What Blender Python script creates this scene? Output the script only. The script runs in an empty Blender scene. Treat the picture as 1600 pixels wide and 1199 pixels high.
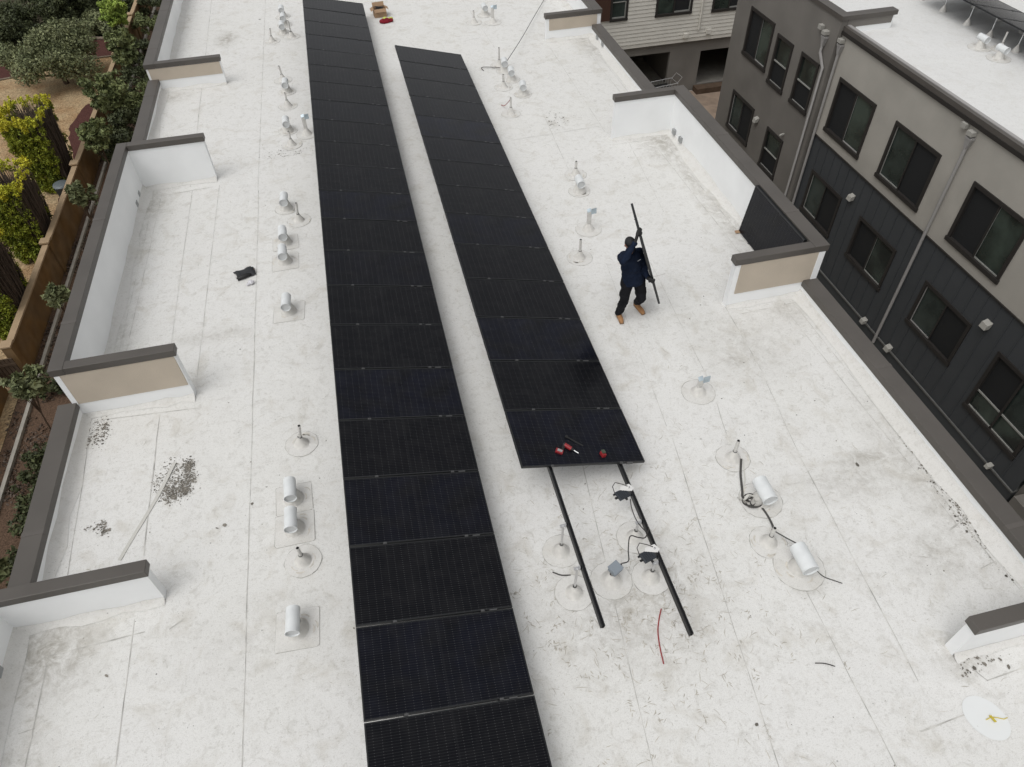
import bpy, bmesh, math, random
import numpy as np
from mathutils import Vector, Matrix
random.seed(7); RS = np.random.RandomState(11)
S = bpy.context.scene; COL = S.collection
# ------------------------------------------------------------------ camera
F_PX, PITCH, ROLL, YAW = 1109.0, 0.81653060, -0.03501032, 0.20367911
cp, sp = math.cos(PITCH), math.sin(PITCH)
fw = Vector((math.sin(YAW)*cp, math.cos(YAW)*cp, -sp))
r0 = Vector((math.cos(YAW), -math.sin(YAW), 0)); u0 = r0.cross(fw)
rv = math.cos(ROLL)*r0 + math.sin(ROLL)*u0; uv = -math.sin(ROLL)*r0 + math.cos(ROLL)*u0
cam = bpy.data.cameras.new('camera'); camo = bpy.data.objects.new('camera', cam); COL.objects.link(camo)
camo.matrix_world = Matrix(((rv.x, uv.x, -fw.x, 1.1187), (rv.y, uv.y, -fw.y, -24.0469), (rv.z, uv.z, -fw.z, 8.6384), (0, 0, 0, 1)))
cam.sensor_width = 36; cam.lens = F_PX/1600*36; cam.clip_end = 1000; cam.clip_start = .1
S.camera = camo
# ------------------------------------------------------------------ world, sun, exposure
SUN_EL, SUN_AZ = math.radians(64), math.radians(-128)      # azimuth from +y towards +x
w = bpy.data.worlds.new('World'); S.world = w; w.use_nodes = True
nt = w.node_tree; bg = nt.nodes['Background']
sky = nt.nodes.new('ShaderNodeTexSky'); sky.sky_type = 'NISHITA'; sky.sun_disc = False
sky.sun_elevation = SUN_EL; sky.sun_rotation = SUN_AZ; sky.dust_density = 4; sky.air_density = 1.0
hs = nt.nodes.new('ShaderNodeHueSaturation'); hs.inputs['Saturation'].default_value = .07
nt.links.new(sky.outputs[0], hs.inputs['Color']); nt.links.new(hs.outputs[0], bg.inputs[0])
bg.inputs[1].default_value = .15
sl = bpy.data.lights.new('sun', 'SUN'); sl.energy = 0.45; sl.angle = math.radians(45); sl.color = (1, .97, .93)
so = bpy.data.objects.new('sun', sl); COL.objects.link(so)
sd = Vector((math.sin(SUN_AZ)*math.cos(SUN_EL), math.cos(SUN_AZ)*math.cos(SUN_EL), math.sin(SUN_EL)))
so.rotation_euler = sd.to_track_quat('Z', 'Y').to_euler()
S.view_settings.view_transform = 'Standard'; S.view_settings.look = 'None'
S.view_settings.exposure = -0.06; S.view_settings.gamma = 1
S.render.engine = 'CYCLES'
G = -9.2
# ------------------------------------------------------------------ materials
def mat(name, col, rough=.6, spec=.5, metal=0, var=0.0, vscale=3.0, bump=0.0, bscale=40.0, island=0.0, col2=None, mixscale=1.0):
    m = bpy.data.materials.new(name); m.use_nodes = True
    n = m.node_tree.nodes; l = m.node_tree.links; b = n['Principled BSDF']
    b.inputs['Base Color'].default_value = (*col, 1); b.inputs['Roughness'].default_value = rough
    b.inputs['Specular IOR Level'].default_value = spec; b.inputs['Metallic'].default_value = metal
    src = None
    tc = n.new('ShaderNodeTexCoord')
    if col2 is not None:
        nz = n.new('ShaderNodeTexNoise'); nz.inputs['Scale'].default_value = mixscale; nz.inputs['Detail'].default_value = 6
        l.new(tc.outputs['Object'], nz.inputs['Vector'])
        mr = n.new('ShaderNodeMapRange'); mr.inputs[1].default_value = .38; mr.inputs[2].default_value = .62
        l.new(nz.outputs[0], mr.inputs[0])
        mx = n.new('ShaderNodeMix'); mx.data_type = 'RGBA'; mx.inputs[6].default_value = (*col, 1); mx.inputs[7].default_value = (*col2, 1)
        l.new(mr.outputs[0], mx.inputs[0]); src = mx.outputs[2]
    if var or island:
        h = n.new('ShaderNodeHueSaturation')
        if src: l.new(src, h.inputs['Color'])
        else: h.inputs['Color'].default_value = (*col, 1)
        val = None
        if var:
            nz = n.new('ShaderNodeTexNoise'); nz.inputs['Scale'].default_value = vscale; nz.inputs['Detail'].default_value = 8
            l.new(tc.outputs['Object'], nz.inputs['Vector'])
            mr = n.new('ShaderNodeMapRange'); mr.inputs[1].default_value = .3; mr.inputs[2].default_value = .7
            mr.inputs[3].default_value = 1-var; mr.inputs[4].default_value = 1+var
            l.new(nz.outputs[0], mr.inputs[0]); val = mr.outputs[0]
        if island:
            g = n.new('ShaderNodeNewGeometry')
            mr = n.new('ShaderNodeMapRange'); mr.inputs[3].default_value = 1-island; mr.inputs[4].default_value = 1+island
            l.new(g.outputs['Random Per Island'], mr.inputs[0])
            if val:
                mm = n.new('ShaderNodeMath'); mm.operation = 'MULTIPLY'; l.new(val, mm.inputs[0]); l.new(mr.outputs[0], mm.inputs[1]); val = mm.outputs[0]
            else: val = mr.outputs[0]
        l.new(val, h.inputs['Value']); src = h.outputs[0]
    if src: l.new(src, b.inputs['Base Color'])
    if bump:
        nz = n.new('ShaderNodeTexNoise'); nz.inputs['Scale'].default_value = bscale; nz.inputs['Detail'].default_value = 6
        l.new(tc.outputs['Object'], nz.inputs['Vector'])
        bp = n.new('ShaderNodeBump'); bp.inputs['Strength'].default_value = bump; bp.inputs['Distance'].default_value = .02
        l.new(nz.outputs[0], bp.inputs['Height']); l.new(bp.outputs[0], b.inputs['Normal'])
    return m

def roof_material(name, base, stains, grime=1.0):
    m = bpy.data.materials.new(name); m.use_nodes = True
    n = m.node_tree.nodes; l = m.node_tree.links; b = n['Principled BSDF']
    b.inputs['Roughness'].default_value = .62; b.inputs['Specular IOR Level'].default_value = .3
    tc = n.new('ShaderNodeTexCoord'); O = tc.outputs['Object']
    def noise(scale, detail=5, dist=0.0, rough=.5, vec=None):
        z = n.new('ShaderNodeTexNoise'); z.inputs['Scale'].default_value = scale; z.inputs['Detail'].default_value = detail
        z.inputs['Distortion'].default_value = dist; z.inputs['Roughness'].default_value = rough
        l.new(vec or O, z.inputs['Vector']); return z.outputs[0]
    def mrange(x, a, b_, c=0.0, d=1.0):
        r = n.new('ShaderNodeMapRange'); r.inputs[1].default_value = a; r.inputs[2].default_value = b_
        r.inputs[3].default_value = c; r.inputs[4].default_value = d; l.new(x, r.inputs[0]); return r.outputs[0]
    def math_(op, x, y):
        r = n.new('ShaderNodeMath'); r.operation = op; r.use_clamp = op == 'ADD'
        for i, v in enumerate((x, y)):
            if isinstance(v, (int, float)): r.inputs[i].default_value = v
            else: l.new(v, r.inputs[i])
        return r.outputs[0]
    def mix(fac, a, col):
        x = n.new('ShaderNodeMix'); x.data_type = 'RGBA'; x.inputs[7].default_value = (*col, 1)
        l.new(fac, x.inputs[0])
        if isinstance(a, tuple): x.inputs[6].default_value = (*a, 1)
        else: l.new(a, x.inputs[6])
        return x.outputs[2]
    c = mix(mrange(noise(.35, 3), .35, .65, 0, .35), base, tuple(v*.93 for v in base[:2])+(base[2]*.90,))
    c = mix(mrange(noise(2.2, 9, .6, .65), .53, .76, 0, .5*grime), c, (.44, .40, .32))
    c = mix(mrange(noise(7, 9, .8, .7), .52, .75, 0, .45*grime), c, (.34, .32, .27))
    c = mix(mrange(noise(24, 8, .4, .8), .54, .68, 0, .55*grime), c, (.33, .31, .27))
    c = mix(mrange(noise(75, 3, 0, .7), .48, .68, 0, .34*grime), c, (.40, .39, .36))
    # worn brushed streaks
    mp = n.new('ShaderNodeMapping'); mp.inputs['Scale'].default_value = (3, 26, 1); mp.inputs['Rotation'].default_value = (0, 0, .5)
    l.new(O, mp.inputs[0])
    c = mix(math_('MULTIPLY', mrange(noise(1.2, 6, 1.2, .6, mp.outputs[0]), .58, .74, 0, .30*grime), mrange(noise(.8, 3), .45, .6)), c, (.42, .40, .35))
    mp = n.new('ShaderNodeMapping'); mp.inputs['Scale'].default_value = (24, 4, 1); mp.inputs['Rotation'].default_value = (0, 0, .25)
    l.new(O, mp.inputs[0])
    c = mix(math_('MULTIPLY', mrange(noise(1.1, 6, 1.5, .6, mp.outputs[0]), .60, .75, 0, .30*grime), mrange(noise(.6, 3), .42, .58)), c, (.42, .40, .35))
    # speckles
    for sc, th, k in ((4.0, .05, .85), (9.0, .08, .75), (17.0, .10, .65), (36.0, .16, .5)):
        v = n.new('ShaderNodeTexVoronoi'); v.inputs['Scale'].default_value = sc; l.new(O, v.inputs['Vector'])
        spot = mrange(v.outputs['Distance'], th, th*.6)
        sep = n.new('ShaderNodeSeparateColor'); l.new(v.outputs['Color'], sep.inputs[0])
        pick = mrange(sep.outputs[0], .72, .76)
        area = mrange(noise(.9, 3), .42, .58)
        c = mix(math_('MULTIPLY', math_('MULTIPLY', spot, pick), math_('MULTIPLY', area, k)), c, (.10, .095, .085))
    # dirt that has collected at particular places
    if stains:
        tot = None
        sn = mrange(noise(5, 9, .8, .75), .36, .66)
        for (x, y, rx, ry, k) in stains:
            mp = n.new('ShaderNodeMapping'); mp.vector_type = 'TEXTURE'
            mp.inputs['Location'].default_value = (x, y, 0); mp.inputs['Scale'].default_value = (rx, ry, 1000)
            l.new(O, mp.inputs[0])
            ln = n.new('ShaderNodeVectorMath'); ln.operation = 'LENGTH'; l.new(mp.outputs[0], ln.inputs[0])
            f = mrange(ln.outputs['Value'], 1, .1, 0, k)
            tot = f if tot is None else math_('MAXIMUM', tot, f)
        c = mix(math_('MULTIPLY', tot, sn), c, (.27, .245, .20))
    l.new(c, b.inputs['Base Color'])
    bp = n.new('ShaderNodeBump'); bp.inputs['Strength'].default_value = .35; bp.inputs['Distance'].default_value = .01
    l.new(noise(14, 7, .3, .65), bp.inputs['Height'])
    bp2 = n.new('ShaderNodeBump'); bp2.inputs['Strength'].default_value = .9; bp2.inputs['Distance'].default_value = .05
    l.new(noise(.9, 3, .6), bp2.inputs['Height']); l.new(bp.outputs[0], bp2.inputs['Normal']); l.new(bp2.outputs[0], b.inputs['Normal'])
    return m

def cell_material():
    m = bpy.data.materials.new('solar_cells'); m.use_nodes = True
    n = m.node_tree.nodes; l = m.node_tree.links; b = n['Principled BSDF']
    b.inputs['Roughness'].default_value = .16; b.inputs['Specular IOR Level'].default_value = .15
    tc = n.new('ShaderNodeTexCoord'); sx = n.new('ShaderNodeSeparateXYZ'); l.new(tc.outputs['Object'], sx.inputs[0])
    def M(op, a, b_=None):
        r = n.new('ShaderNodeMath'); r.operation = op
        for i, v in enumerate((a, b_)):
            if v is None: continue
            if isinstance(v, (int, float)): r.inputs[i].default_value = v
            else: l.new(v, r.inputs[i])
        return r.outputs[0]
    fy = M('FRACT', M('DIVIDE', sx.outputs[1], .0285)); busy = M('LESS_THAN', fy, .26)
    fx = M('FRACT', M('DIVIDE', M('ADD', sx.outputs[0], .02), .0923)); gap = M('LESS_THAN', fx, .09)
    fr = M('FRACT', M('DIVIDE', sx.outputs[1], .171)); row = M('LESS_THAN', fr, .035)
    mid = M('LESS_THAN', M('ABSOLUTE', M('SUBTRACT', sx.outputs[0], .93)), .012)
    dots = M('MULTIPLY', busy, gap)
    val = M('ADD', M('ADD', M('MULTIPLY', busy, .0085), M('MULTIPLY', dots, .042)), M('ADD', M('MULTIPLY', row, .003), M('MULTIPLY', mid, .004)))
    oi = n.new('ShaderNodeObjectInfo')
    cr = n.new('ShaderNodeMix'); cr.data_type = 'RGBA'; cr.inputs[6].default_value = (.0045, .0048, .0065, 1); cr.inputs[7].default_value = (.0048, .006, .0135, 1)
    rr = n.new('ShaderNodeMapRange'); rr.inputs[1].default_value = .55; rr.inputs[2].default_value = 1; l.new(oi.outputs['Random'], rr.inputs[0])
    nz = n.new('ShaderNodeTexNoise'); nz.inputs['Scale'].default_value = 2.2; nz.inputs['Detail'].default_value = 5; l.new(tc.outputs['Object'], nz.inputs['Vector'])
    nm = n.new('ShaderNodeMapRange'); nm.inputs[1].default_value = .35; nm.inputs[2].default_value = .65; l.new(nz.outputs[0], nm.inputs[0])
    l.new(M('MULTIPLY', rr.outputs[0], nm.outputs[0]), cr.inputs[0])
    ad = n.new('ShaderNodeMix'); ad.data_type = 'RGBA'; ad.blend_type = 'ADD'; ad.inputs[0].default_value = 1
    cv = n.new('ShaderNodeCombineColor'); l.new(val, cv.inputs[0]); l.new(val, cv.inputs[1]); l.new(val, cv.inputs[2])
    l.new(cr.outputs[2], ad.inputs[6]); l.new(cv.outputs[0], ad.inputs[7]); 
    # thin dust film
    dn = n.new('ShaderNodeTexNoise'); dn.inputs['Scale'].default_value = 3.5; dn.inputs['Detail'].default_value = 9; dn.inputs['Distortion'].default_value = .8
    l.new(tc.outputs['Object'], dn.inputs['Vector'])
    dm = n.new('ShaderNodeMapRange'); dm.inputs[1].default_value = .45; dm.inputs[2].default_value = .8; dm.inputs[3].default_value = 0; dm.inputs[4].default_value = .018
    l.new(dn.outputs[0], dm.inputs[0])
    mx = n.new('ShaderNodeMix'); mx.data_type = 'RGBA'; mx.inputs[7].default_value = (.35, .34, .32, 1)
    l.new(dm.outputs[0], mx.inputs[0]); l.new(ad.outputs[2], mx.inputs[6]); l.new(mx.outputs[2], b.inputs['Base Color'])
    return m

STAINS = [(8.2, -9.2, .9, 1.5, .85), (8.25, -12.4, .5, 2.2, .6), (-4.0, -8.7, .8, 1.0, .8), (8.3, -3.1, .7, 1.8, .7), (-3.9, -8.9, .35, 3.5, .35),
          (-3.9, -19.2, .9, .8, .95), (-3.95, -21, .5, 2.2, .5), (3.4, -20.2, 1.5, 1.3, .60), (8.1, -19.6, .6, 2.6, .45), (6.9, -16.2, 1.2, 1.2, .38),
          (7.2, -19.2, 1.3, .5, .5), (-2.55, .6, .45, .9, .9), (-4.0, -3.2, .9, .5, .6), (7.6, -20.6, .8, .6, .5), (5.7, -20.5, .35, .3, .6),
          (-3.9, -13.2, .5, 1.6, .4), (8.1, -15.6, .7, .4, .55), (4.6, -16.2, .8, .4, .3), (1.5, 1.2, 1.2, .8, .35), (-2.2, -13.6, .9, .25, .5), (6.6, -16.5, .35, .3, .8), (7.6, -18.9, 1.0, .22, .75), (8.15, -10.8, .25, 1.6, .6), (8.1, -14.0, .3, .9, .5), (-1.3, -19.6, 1.5, .8, .25), (7.0, -21.9, .5, .3, .7)]
M_roof = roof_material('white_roof_membrane', (.755, .75, .73), STAINS)
M_roof2 = roof_material('clean_white_membrane', (.74, .74, .73), [], .5)
M_white = mat('white_coated_upstand', (.86, .87, .87), .55, .3, var=.035, vscale=1.6, bump=.25, bscale=5)
M_patch = roof_material('flashing_patch_membrane', (.70, .69, .665), [], .7)
M_patchnew = mat('fresh_white_coating', (.755, .77, .765), .5, .3)
M_boot = mat('boot_flashing', (.63, .615, .58), .6, .3, var=.10, vscale=12, bump=.3, bscale=30)
M_edge = mat('seam_sealant', (.36, .35, .32), .8, .2, var=.35, vscale=6)  # darker broken line around each flashing patch
M_lap = mat('membrane_lap', (.52, .51, .48), .8, .2, var=.4, vscale=4)
M_hood = mat('painted_metal_hood', (.70, .72, .72), .5, .4, var=.09, vscale=6, bump=.3, bscale=7)
M_pipe = mat('weathered_pipe', (.60, .59, .56), .6, .3, var=.12, vscale=20)
M_smear = mat('sealant_smear', (.60, .57, .51), .7, .3, var=.2, vscale=20)
M_inner = mat('grey_inner', (.58, .59, .59), .6)
M_hole = mat('dark_opening', (.02, .02, .02), .9, .1)
M_cope = mat('brown_metal_coping', (.092, .083, .074), .45, .4, var=.10, vscale=1.5, bump=.05, bscale=6)
M_cope2 = mat('coping_joint_cover', (.10, .09, .081), .5, .4, var=.1)
M_stucco = mat('tan_stucco', (.50, .435, .355), .85, .2, var=.06, vscale=2, bump=.3, bscale=90)
M_stucco_n = mat('greige_stucco', (.41, .39, .35), .85, .2, var=.08, vscale=1.1, bump=.3, bscale=90)
M_stucco_g = mat('brown_grey_stucco', (.19, .178, .162), .85, .2, var=.12, vscale=.8, bump=.3, bscale=90)
M_siding = mat('charcoal_siding', (.060, .065, .070), .6, .3, var=.06, vscale=1)
M_lapsid = mat('pale_lap_siding', (.66, .64, .585), .7, .3, var=.04, vscale=2)
M_maroon = mat('dark_brown_cladding', (.07, .035, .025), .6, .3)
M_wframe = mat('bronze_window_frame', (.030, .027, .025), .45, .4)
M_sash = mat('pale_sash', (.30, .30, .28), .5, .4)
M_screen = mat('insect_screen', (.018, .019, .020), .7, .3)
def glass_mat():
    m = mat('window_glass', (.012, .018, .016), .05, .8, col2=(.05, .065, .058), mixscale=.8); return m  # faint reflections put into the glass colour as noise mottling
M_glass = glass_mat()
M_glass2 = mat('glass_painted_reflections', (.055, .075, .062), .05, .9, col2=(.012, .016, .014), mixscale=.9)  # greenish lighter patches painted in for reflections and room glimpses; no room behind
M_dspout = mat('grey_downspout', (.33, .32, .31), .5, .4)
M_trim = mat('dull_metal_trim', (.13, .13, .125), .5, .4)
M_ventc = mat('aged_vent_cover', (.36, .35, .32), .6, .3)
M_frame = mat('black_anodised_frame', (.012, .013, .014), .38, .5)
M_cells = cell_material()
M_back = mat('panel_back_sheet', (.03, .03, .032), .6)
M_rail = mat('black_rail', (.008, .008, .009), .3, .6)
M_alu = mat('bare_aluminium', (.62, .62, .62), .35, .5, .85)
M_galv = mat('galvanised_sheet', (.42, .49, .53), .4, .5, .35, var=.12, vscale=15)
M_clamp = mat('clamp_metal', (.11, .11, .11), .4, .5, .4)
M_inv = mat('dark_inverter_case', (.035, .04, .048), .5, .5)
M_jbox = mat('grey_junction_box', (.22, .25, .28), .55, .4)
M_cable = mat('dark_cable', (.03, .027, .025), .6)
M_tape = mat('dark_grey_strap', (.075, .072, .068), .6, .3)
M_strapw = mat('pale_strap', (.56, .55, .51), .6)
M_redc = mat('red_cable', (.30, .035, .035), .5)
M_debris = mat('peeled_dark_flakes', (.20, .185, .16), .9, .1, island=.5)
M_scuff = mat('brown_scuffs', (.45, .42, .36), .9, .1, island=.18)
M_soil = mat('soil', (.075, .058, .042), .95, .1, var=.35, vscale=2.5, bump=.6, bscale=20, col2=(.035, .045, .02), mixscale=.35)
M_gravel = mat('tan_gravel', (.40, .30, .18), .95, .1, var=.5, vscale=16, bump=1, bscale=20, col2=(.32, .21, .115), mixscale=.8)
M_mulch = mat('red_brown_mulch', (.085, .038, .032), .95, .1, var=.5, vscale=25, bump=.9, bscale=35)
M_mulch2 = mat('brown_bark', (.115, .075, .052), .95, .1, var=.4, vscale=22, bump=.9, bscale=35)
M_conc = mat('concrete', (.36, .34, .30), .9, .2, var=.12, vscale=3, bump=.2)
M_patio = mat('tan_patio', (.28, .215, .165), .9, .2, var=.2, vscale=2, bump=.3)
M_edging = mat('stone_edging', (.22, .18, .14), .9, .1, var=.2)
M_gwall = mat('ochre_garden_wall', (.20, .135, .075), .9, .1, var=.22, vscale=1.6, bump=.3, bscale=50, col2=(.19, .115, .05), mixscale=.9)
M_gcap = mat('tan_wall_cap', (.38, .28, .18), .9, .1, var=.08)
M_bark = mat('bark', (.085, .06, .042), .95, .1, var=.2, vscale=12, bump=.6)
M_twig = mat('bare_brown_twigs', (.115, .092, .075), .95, .1, island=.5)
def leafm(name, a, b_, isl=.35): return mat(name, a, .6, .25, island=isl, col2=b_, mixscale=1.4)
L_olive = leafm('olive_foliage', (.21, .225, .115), (.125, .145, .07), .5)
L_dark = leafm('dark_foliage', (.085, .098, .045), (.045, .055, .026), .5)
L_mid = leafm('mid_green_foliage', (.19, .215, .09), (.11, .135, .055), .5)
L_bright = leafm('bright_green_foliage', (.33, .42, .08), (.20, .28, .06), .4)
L_cyp = leafm('golden_cypress_foliage', (.26, .29, .03), (.13, .165, .02), .5)
L_cypt = leafm('golden_cypress_tips', (.62, .56, .05), (.44, .45, .04), .3)
M_navy = mat('navy_shirt', (.009, .015, .032), .85, .15, var=.25, vscale=9, bump=.5, bscale=14)
M_black = mat('black_trousers', (.010, .010, .012), .85, .15, var=.3, vscale=9, bump=.5, bscale=14)
M_glove = mat('black_gloves', (.012, .012, .012), .7)
M_skin = mat('skin', (.30, .15, .10), .5, .4)
M_hair = mat('dark_hair', (.015, .012, .010), .7)
M_tanboot = mat('tan_work_boots', (.36, .19, .085), .65, .3, var=.12, vscale=14)
M_sole = mat('boot_sole', (.20, .12, .06), .7)
M_cap = mat('black_cap', (.012, .012, .013), .75)
M_logo = mat('pale_print', (.55, .56, .58), .7)
M_card = mat('cardboard', (.36, .24, .15), .85, .2, var=.06)
M_redbag = mat('red_cloth', (.20, .012, .022), .8, .2, var=.3, vscale=12)
M_hivis = mat('yellow_green_cloth', (.55, .62, .16), .8, .2)
M_toolred = mat('red_tool_plastic', (.27, .018, .022), .4, .5)
M_toolblk = mat('black_tool_rubber', (.015, .015, .015), .5, .4)
M_steel = mat('bright_steel', (.75, .75, .75), .25, .5, .9)
M_yellow = mat('yellow_plastic', (.60, .48, .06), .5, .4)
M_cup = mat('crumpled_clear_plastic', (.62, .61, .64), .25, .6)
# ------------------------------------------------------------------ mesh helper
class MB:
    def __init__(s): s.v = []; s.f = []
    def add(s, vs, fs):
        o = len(s.v); s.v += [tuple(v) for v in vs]; s.f += [tuple(i+o for i in f) for f in fs]; return s
    def box(s, a, b):
        x0, y0, z0 = a; x1, y1, z1 = b
        return s.add([(x0, y0, z0), (x1, y0, z0), (x1, y1, z0), (x0, y1, z0), (x0, y0, z1), (x1, y0, z1), (x1, y1, z1), (x0, y1, z1)],
                     [(0, 3, 2, 1), (4, 5, 6, 7), (0, 1, 5, 4), (1, 2, 6, 5), (2, 3, 7, 6), (3, 0, 4, 7)])
    def obox(s, c, ax, ay, az):
        c, ax, ay, az = map(Vector, (c, ax, ay, az)); P = []
        for k in (-1, 1):
            for i, j in ((-1, -1), (1, -1), (1, 1), (-1, 1)): P.append(c+ax*i+ay*j+az*k)
        return s.add(P, [(0, 3, 2, 1), (4, 5, 6, 7), (0, 1, 5, 4), (1, 2, 6, 5), (2, 3, 7, 6), (3, 0, 4, 7)])
    def cone(s, p0, p1, r0, r1, n=16, cap0=True, cap1=True):
        p0, p1 = Vector(p0), Vector(p1); d = (p1-p0).normalized(); a = d.orthogonal().normalized(); b = d.cross(a)
        vs = []
        for p, r in ((p0, r0), (p1, r1)):
            for i in range(n):
                t = 2*math.pi*i/n; vs.append(p+a*math.cos(t)*r+b*math.sin(t)*r)
        fs = [(i, (i+1) % n, n+(i+1) % n, n+i) for i in range(n)]
        if cap0: fs.append(tuple(range(n-1, -1, -1)))
        if cap1: fs.append(tuple(range(n, 2*n)))
        return s.add(vs, fs)
    def tube(s, pts, r, n=8):
        pts = [Vector(p) for p in pts]; m = len(pts); vs = []; a = None
        for i, p in enumerate(pts):
            d = (pts[min(i+1, m-1)]-pts[max(i-1, 0)]).normalized()
            a = d.orthogonal().normalized() if a is None else (a-d*a.dot(d)).normalized()
            b = d.cross(a); rr = r[i] if isinstance(r, (list, tuple)) else r
            for k in range(n):
                t = 2*math.pi*k/n; vs.append(p+a*math.cos(t)*rr+b*math.sin(t)*rr)
        fs = [(i*n+k, i*n+(k+1) % n, (i+1)*n+(k+1) % n, (i+1)*n+k) for i in range(m-1) for k in range(n)]
        fs += [tuple(range(n-1, -1, -1)), tuple(range((m-1)*n, m*n))]
        return s.add(vs, fs)
    def lathe(s, prof, c=(0, 0, 0), n=24):
        vs = [(c[0]+r*math.cos(2*math.pi*k/n), c[1]+r*math.sin(2*math.pi*k/n), c[2]+z) for r, z in prof for k in range(n)]
        fs = [(i*n+k, i*n+(k+1) % n, (i+1)*n+(k+1) % n, (i+1)*n+k) for i in range(len(prof)-1) for k in range(n)]
        return s.add(vs, fs)
    def ell(s, c, rx, ry, rz, n=12, m=8, rot=None):
        vs = []; c = Vector(c)
        for i in range(m+1):
            t = math.pi*i/m
            for k in range(n):
                q = 2*math.pi*k/n; p = Vector((rx*math.sin(t)*math.cos(q), ry*math.sin(t)*math.sin(q), rz*math.cos(t)))
                if rot: p = rot @ p
                vs.append(c+p)
        return s.add(vs, [(i*n+k, (i+1)*n+k, (i+1)*n+(k+1) % n, i*n+(k+1) % n) for i in range(m) for k in range(n)])
    def strip(s, pts, wd, z=None, up=(0, 0, 1)):
        pts = [Vector(p) for p in pts]; up = Vector(up); vs = []
        for i, p in enumerate(pts):
            d = (pts[min(i+1, len(pts)-1)]-pts[max(i-1, 0)]).normalized(); a = d.cross(up).normalized()
            ww = wd[i] if isinstance(wd, (list, tuple)) else wd
            vs += [p-a*ww/2, p+a*ww/2]
        return s.add(vs, [(2*i, 2*i+1, 2*i+3, 2*i+2) for i in range(len(pts)-1)])
    def poly(s, pts): return s.add(pts, [tuple(range(len(pts)))])
    def build(s, name, m, parent=None, smooth=False, bevel=0, loc=None, **tg):
        me = bpy.data.meshes.new(name); me.from_pydata(s.v, [], s.f); me.materials.append(m); me.validate(); me.update()
        if smooth:
            me.polygons.foreach_set('use_smooth', [True]*len(me.polygons))
            if smooth != 'full': me.set_sharp_from_angle(angle=math.radians(40))
        o = bpy.data.objects.new(name, me); COL.objects.link(o)
        if loc is not None: o.location = loc
        if parent is not None: o.parent = parent
        if bevel:
            b = o.modifiers.new('bevel', 'BEVEL'); b.width = bevel; b.segments = 2; b.limit_method = 'ANGLE'
        tag(o, **tg); return o
def tag(o, label=None, cat=None, group=None, kind=None):
    if label: o['label'] = label
    if cat: o['category'] = cat
    if group: o['group'] = group
    if kind: o['kind'] = kind
    return o
def empty(name, loc=(0, 0, 0), rz=0.0, **tg):
    o = bpy.data.objects.new(name, None); COL.objects.link(o); o.location = loc; o.rotation_euler = (0, 0, rz)
    o.empty_display_size = .1; return tag(o, **tg)
def copy_tree(o, parent=None):
    c = o.copy(); COL.objects.link(c)
    if parent is not None: c.parent = parent
    for ch in [x for x in list(bpy.data.objects) if x.parent == o]: copy_tree(ch, c)
    return c
# ------------------------------------------------------------------ ground
MB().box((-160, -120, G-1.0), (160, 200, G-.03)).build('ground', M_soil, kind='structure')
def sheet(name, pts, z, m, kind='structure'): return MB().poly([(x, y, z) for x, y in pts]).build(name, m, kind=kind)
def wob(pts, amp=.12, n=8):
    out = []
    for i, (a, b) in enumerate(zip(pts, pts[1:]+pts[:1])):
        for k in range(n):
            t = k/n; out.append((a[0]+(b[0]-a[0])*t+random.uniform(-amp, amp)*(k > 0), a[1]+(b[1]-a[1])*t+random.uniform(-amp, amp)*(k > 0)))
    return out
sheet('gravel_path', wob([(-26, 21.5), (-19.6, 24.4), (-17.5, 24.9), (-15.9, 25.9), (-14.4, 26.2), (-12.25, 26.2), (-12.2, -9), (-26, -9)], .06), G-.02, M_gravel)
sheet('mulch_bed', [(-26, 21.5), (-19.6, 24.38), (-17.5, 24.89), (-15.9, 25.96), (-14.4, 26.22), (-12.3, 26.2), (-12.2, 29.2), (-13.9, 29.0), (-16.2, 29.7), (-18.4, 28.9), (-20.2, 26.9), (-26, 24)], G-.01, M_mulch)
sheet('mulch_bed', wob([(-12.2, 20.2), (-13.1, 20.1), (-13.9, 19.3), (-14.3, 17.0), (-14.1, 15.4), (-13.4, 13), (-13.4, 8), (-12.2, 8)], .05), G-.01, M_mulch)
sheet('planting_bed', [(-12.2, -14), (-12.2, 45), (-4.6, 45), (-4.6, -14)], G-.012, M_mulch2)
sheet('alley', [(4, -45), (4, 40), (40, 40), (40, -45)], G-.011, M_conc)
sheet('patio', [(17.2, 6.5), (17.2, 11.6), (24, 11.6), (24, 6.5)], G-.004, M_patio)
e = MB(); e.tube([(-26, 21.4, G+.02), (-19.6, 24.3, G+.03), (-17.5, 24.8, G+.03), (-15.9, 25.85, G+.03), (-14.4, 26.1, G+.03), (-12.3, 26.1, G+.03)], .06, 6)
e.build('border_edging', M_edging, label='thin stone edging curving between tan gravel and red mulch', cat='edging')
e = MB(); e.tube([(-26, 24.1, G+.05), (-20.2, 27.0, G+.05), (-18.4, 29.0, G+.05), (-16.2, 29.8, G+.05), (-13.9, 29.1, G+.05), (-12.3, 29.2, G+.05)], .11, 6)
e.build('border_edging', M_edging, label='thicker stone edging on the far side of the red mulch, below the dark bushes', cat='edging')
MB().box((-11.76, -13, G-.05), (-11.64, 40, G+.12)).build('concrete_curb', M_conc, label='long thin pale concrete curb beside the garden wall planting', cat='curb')
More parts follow.
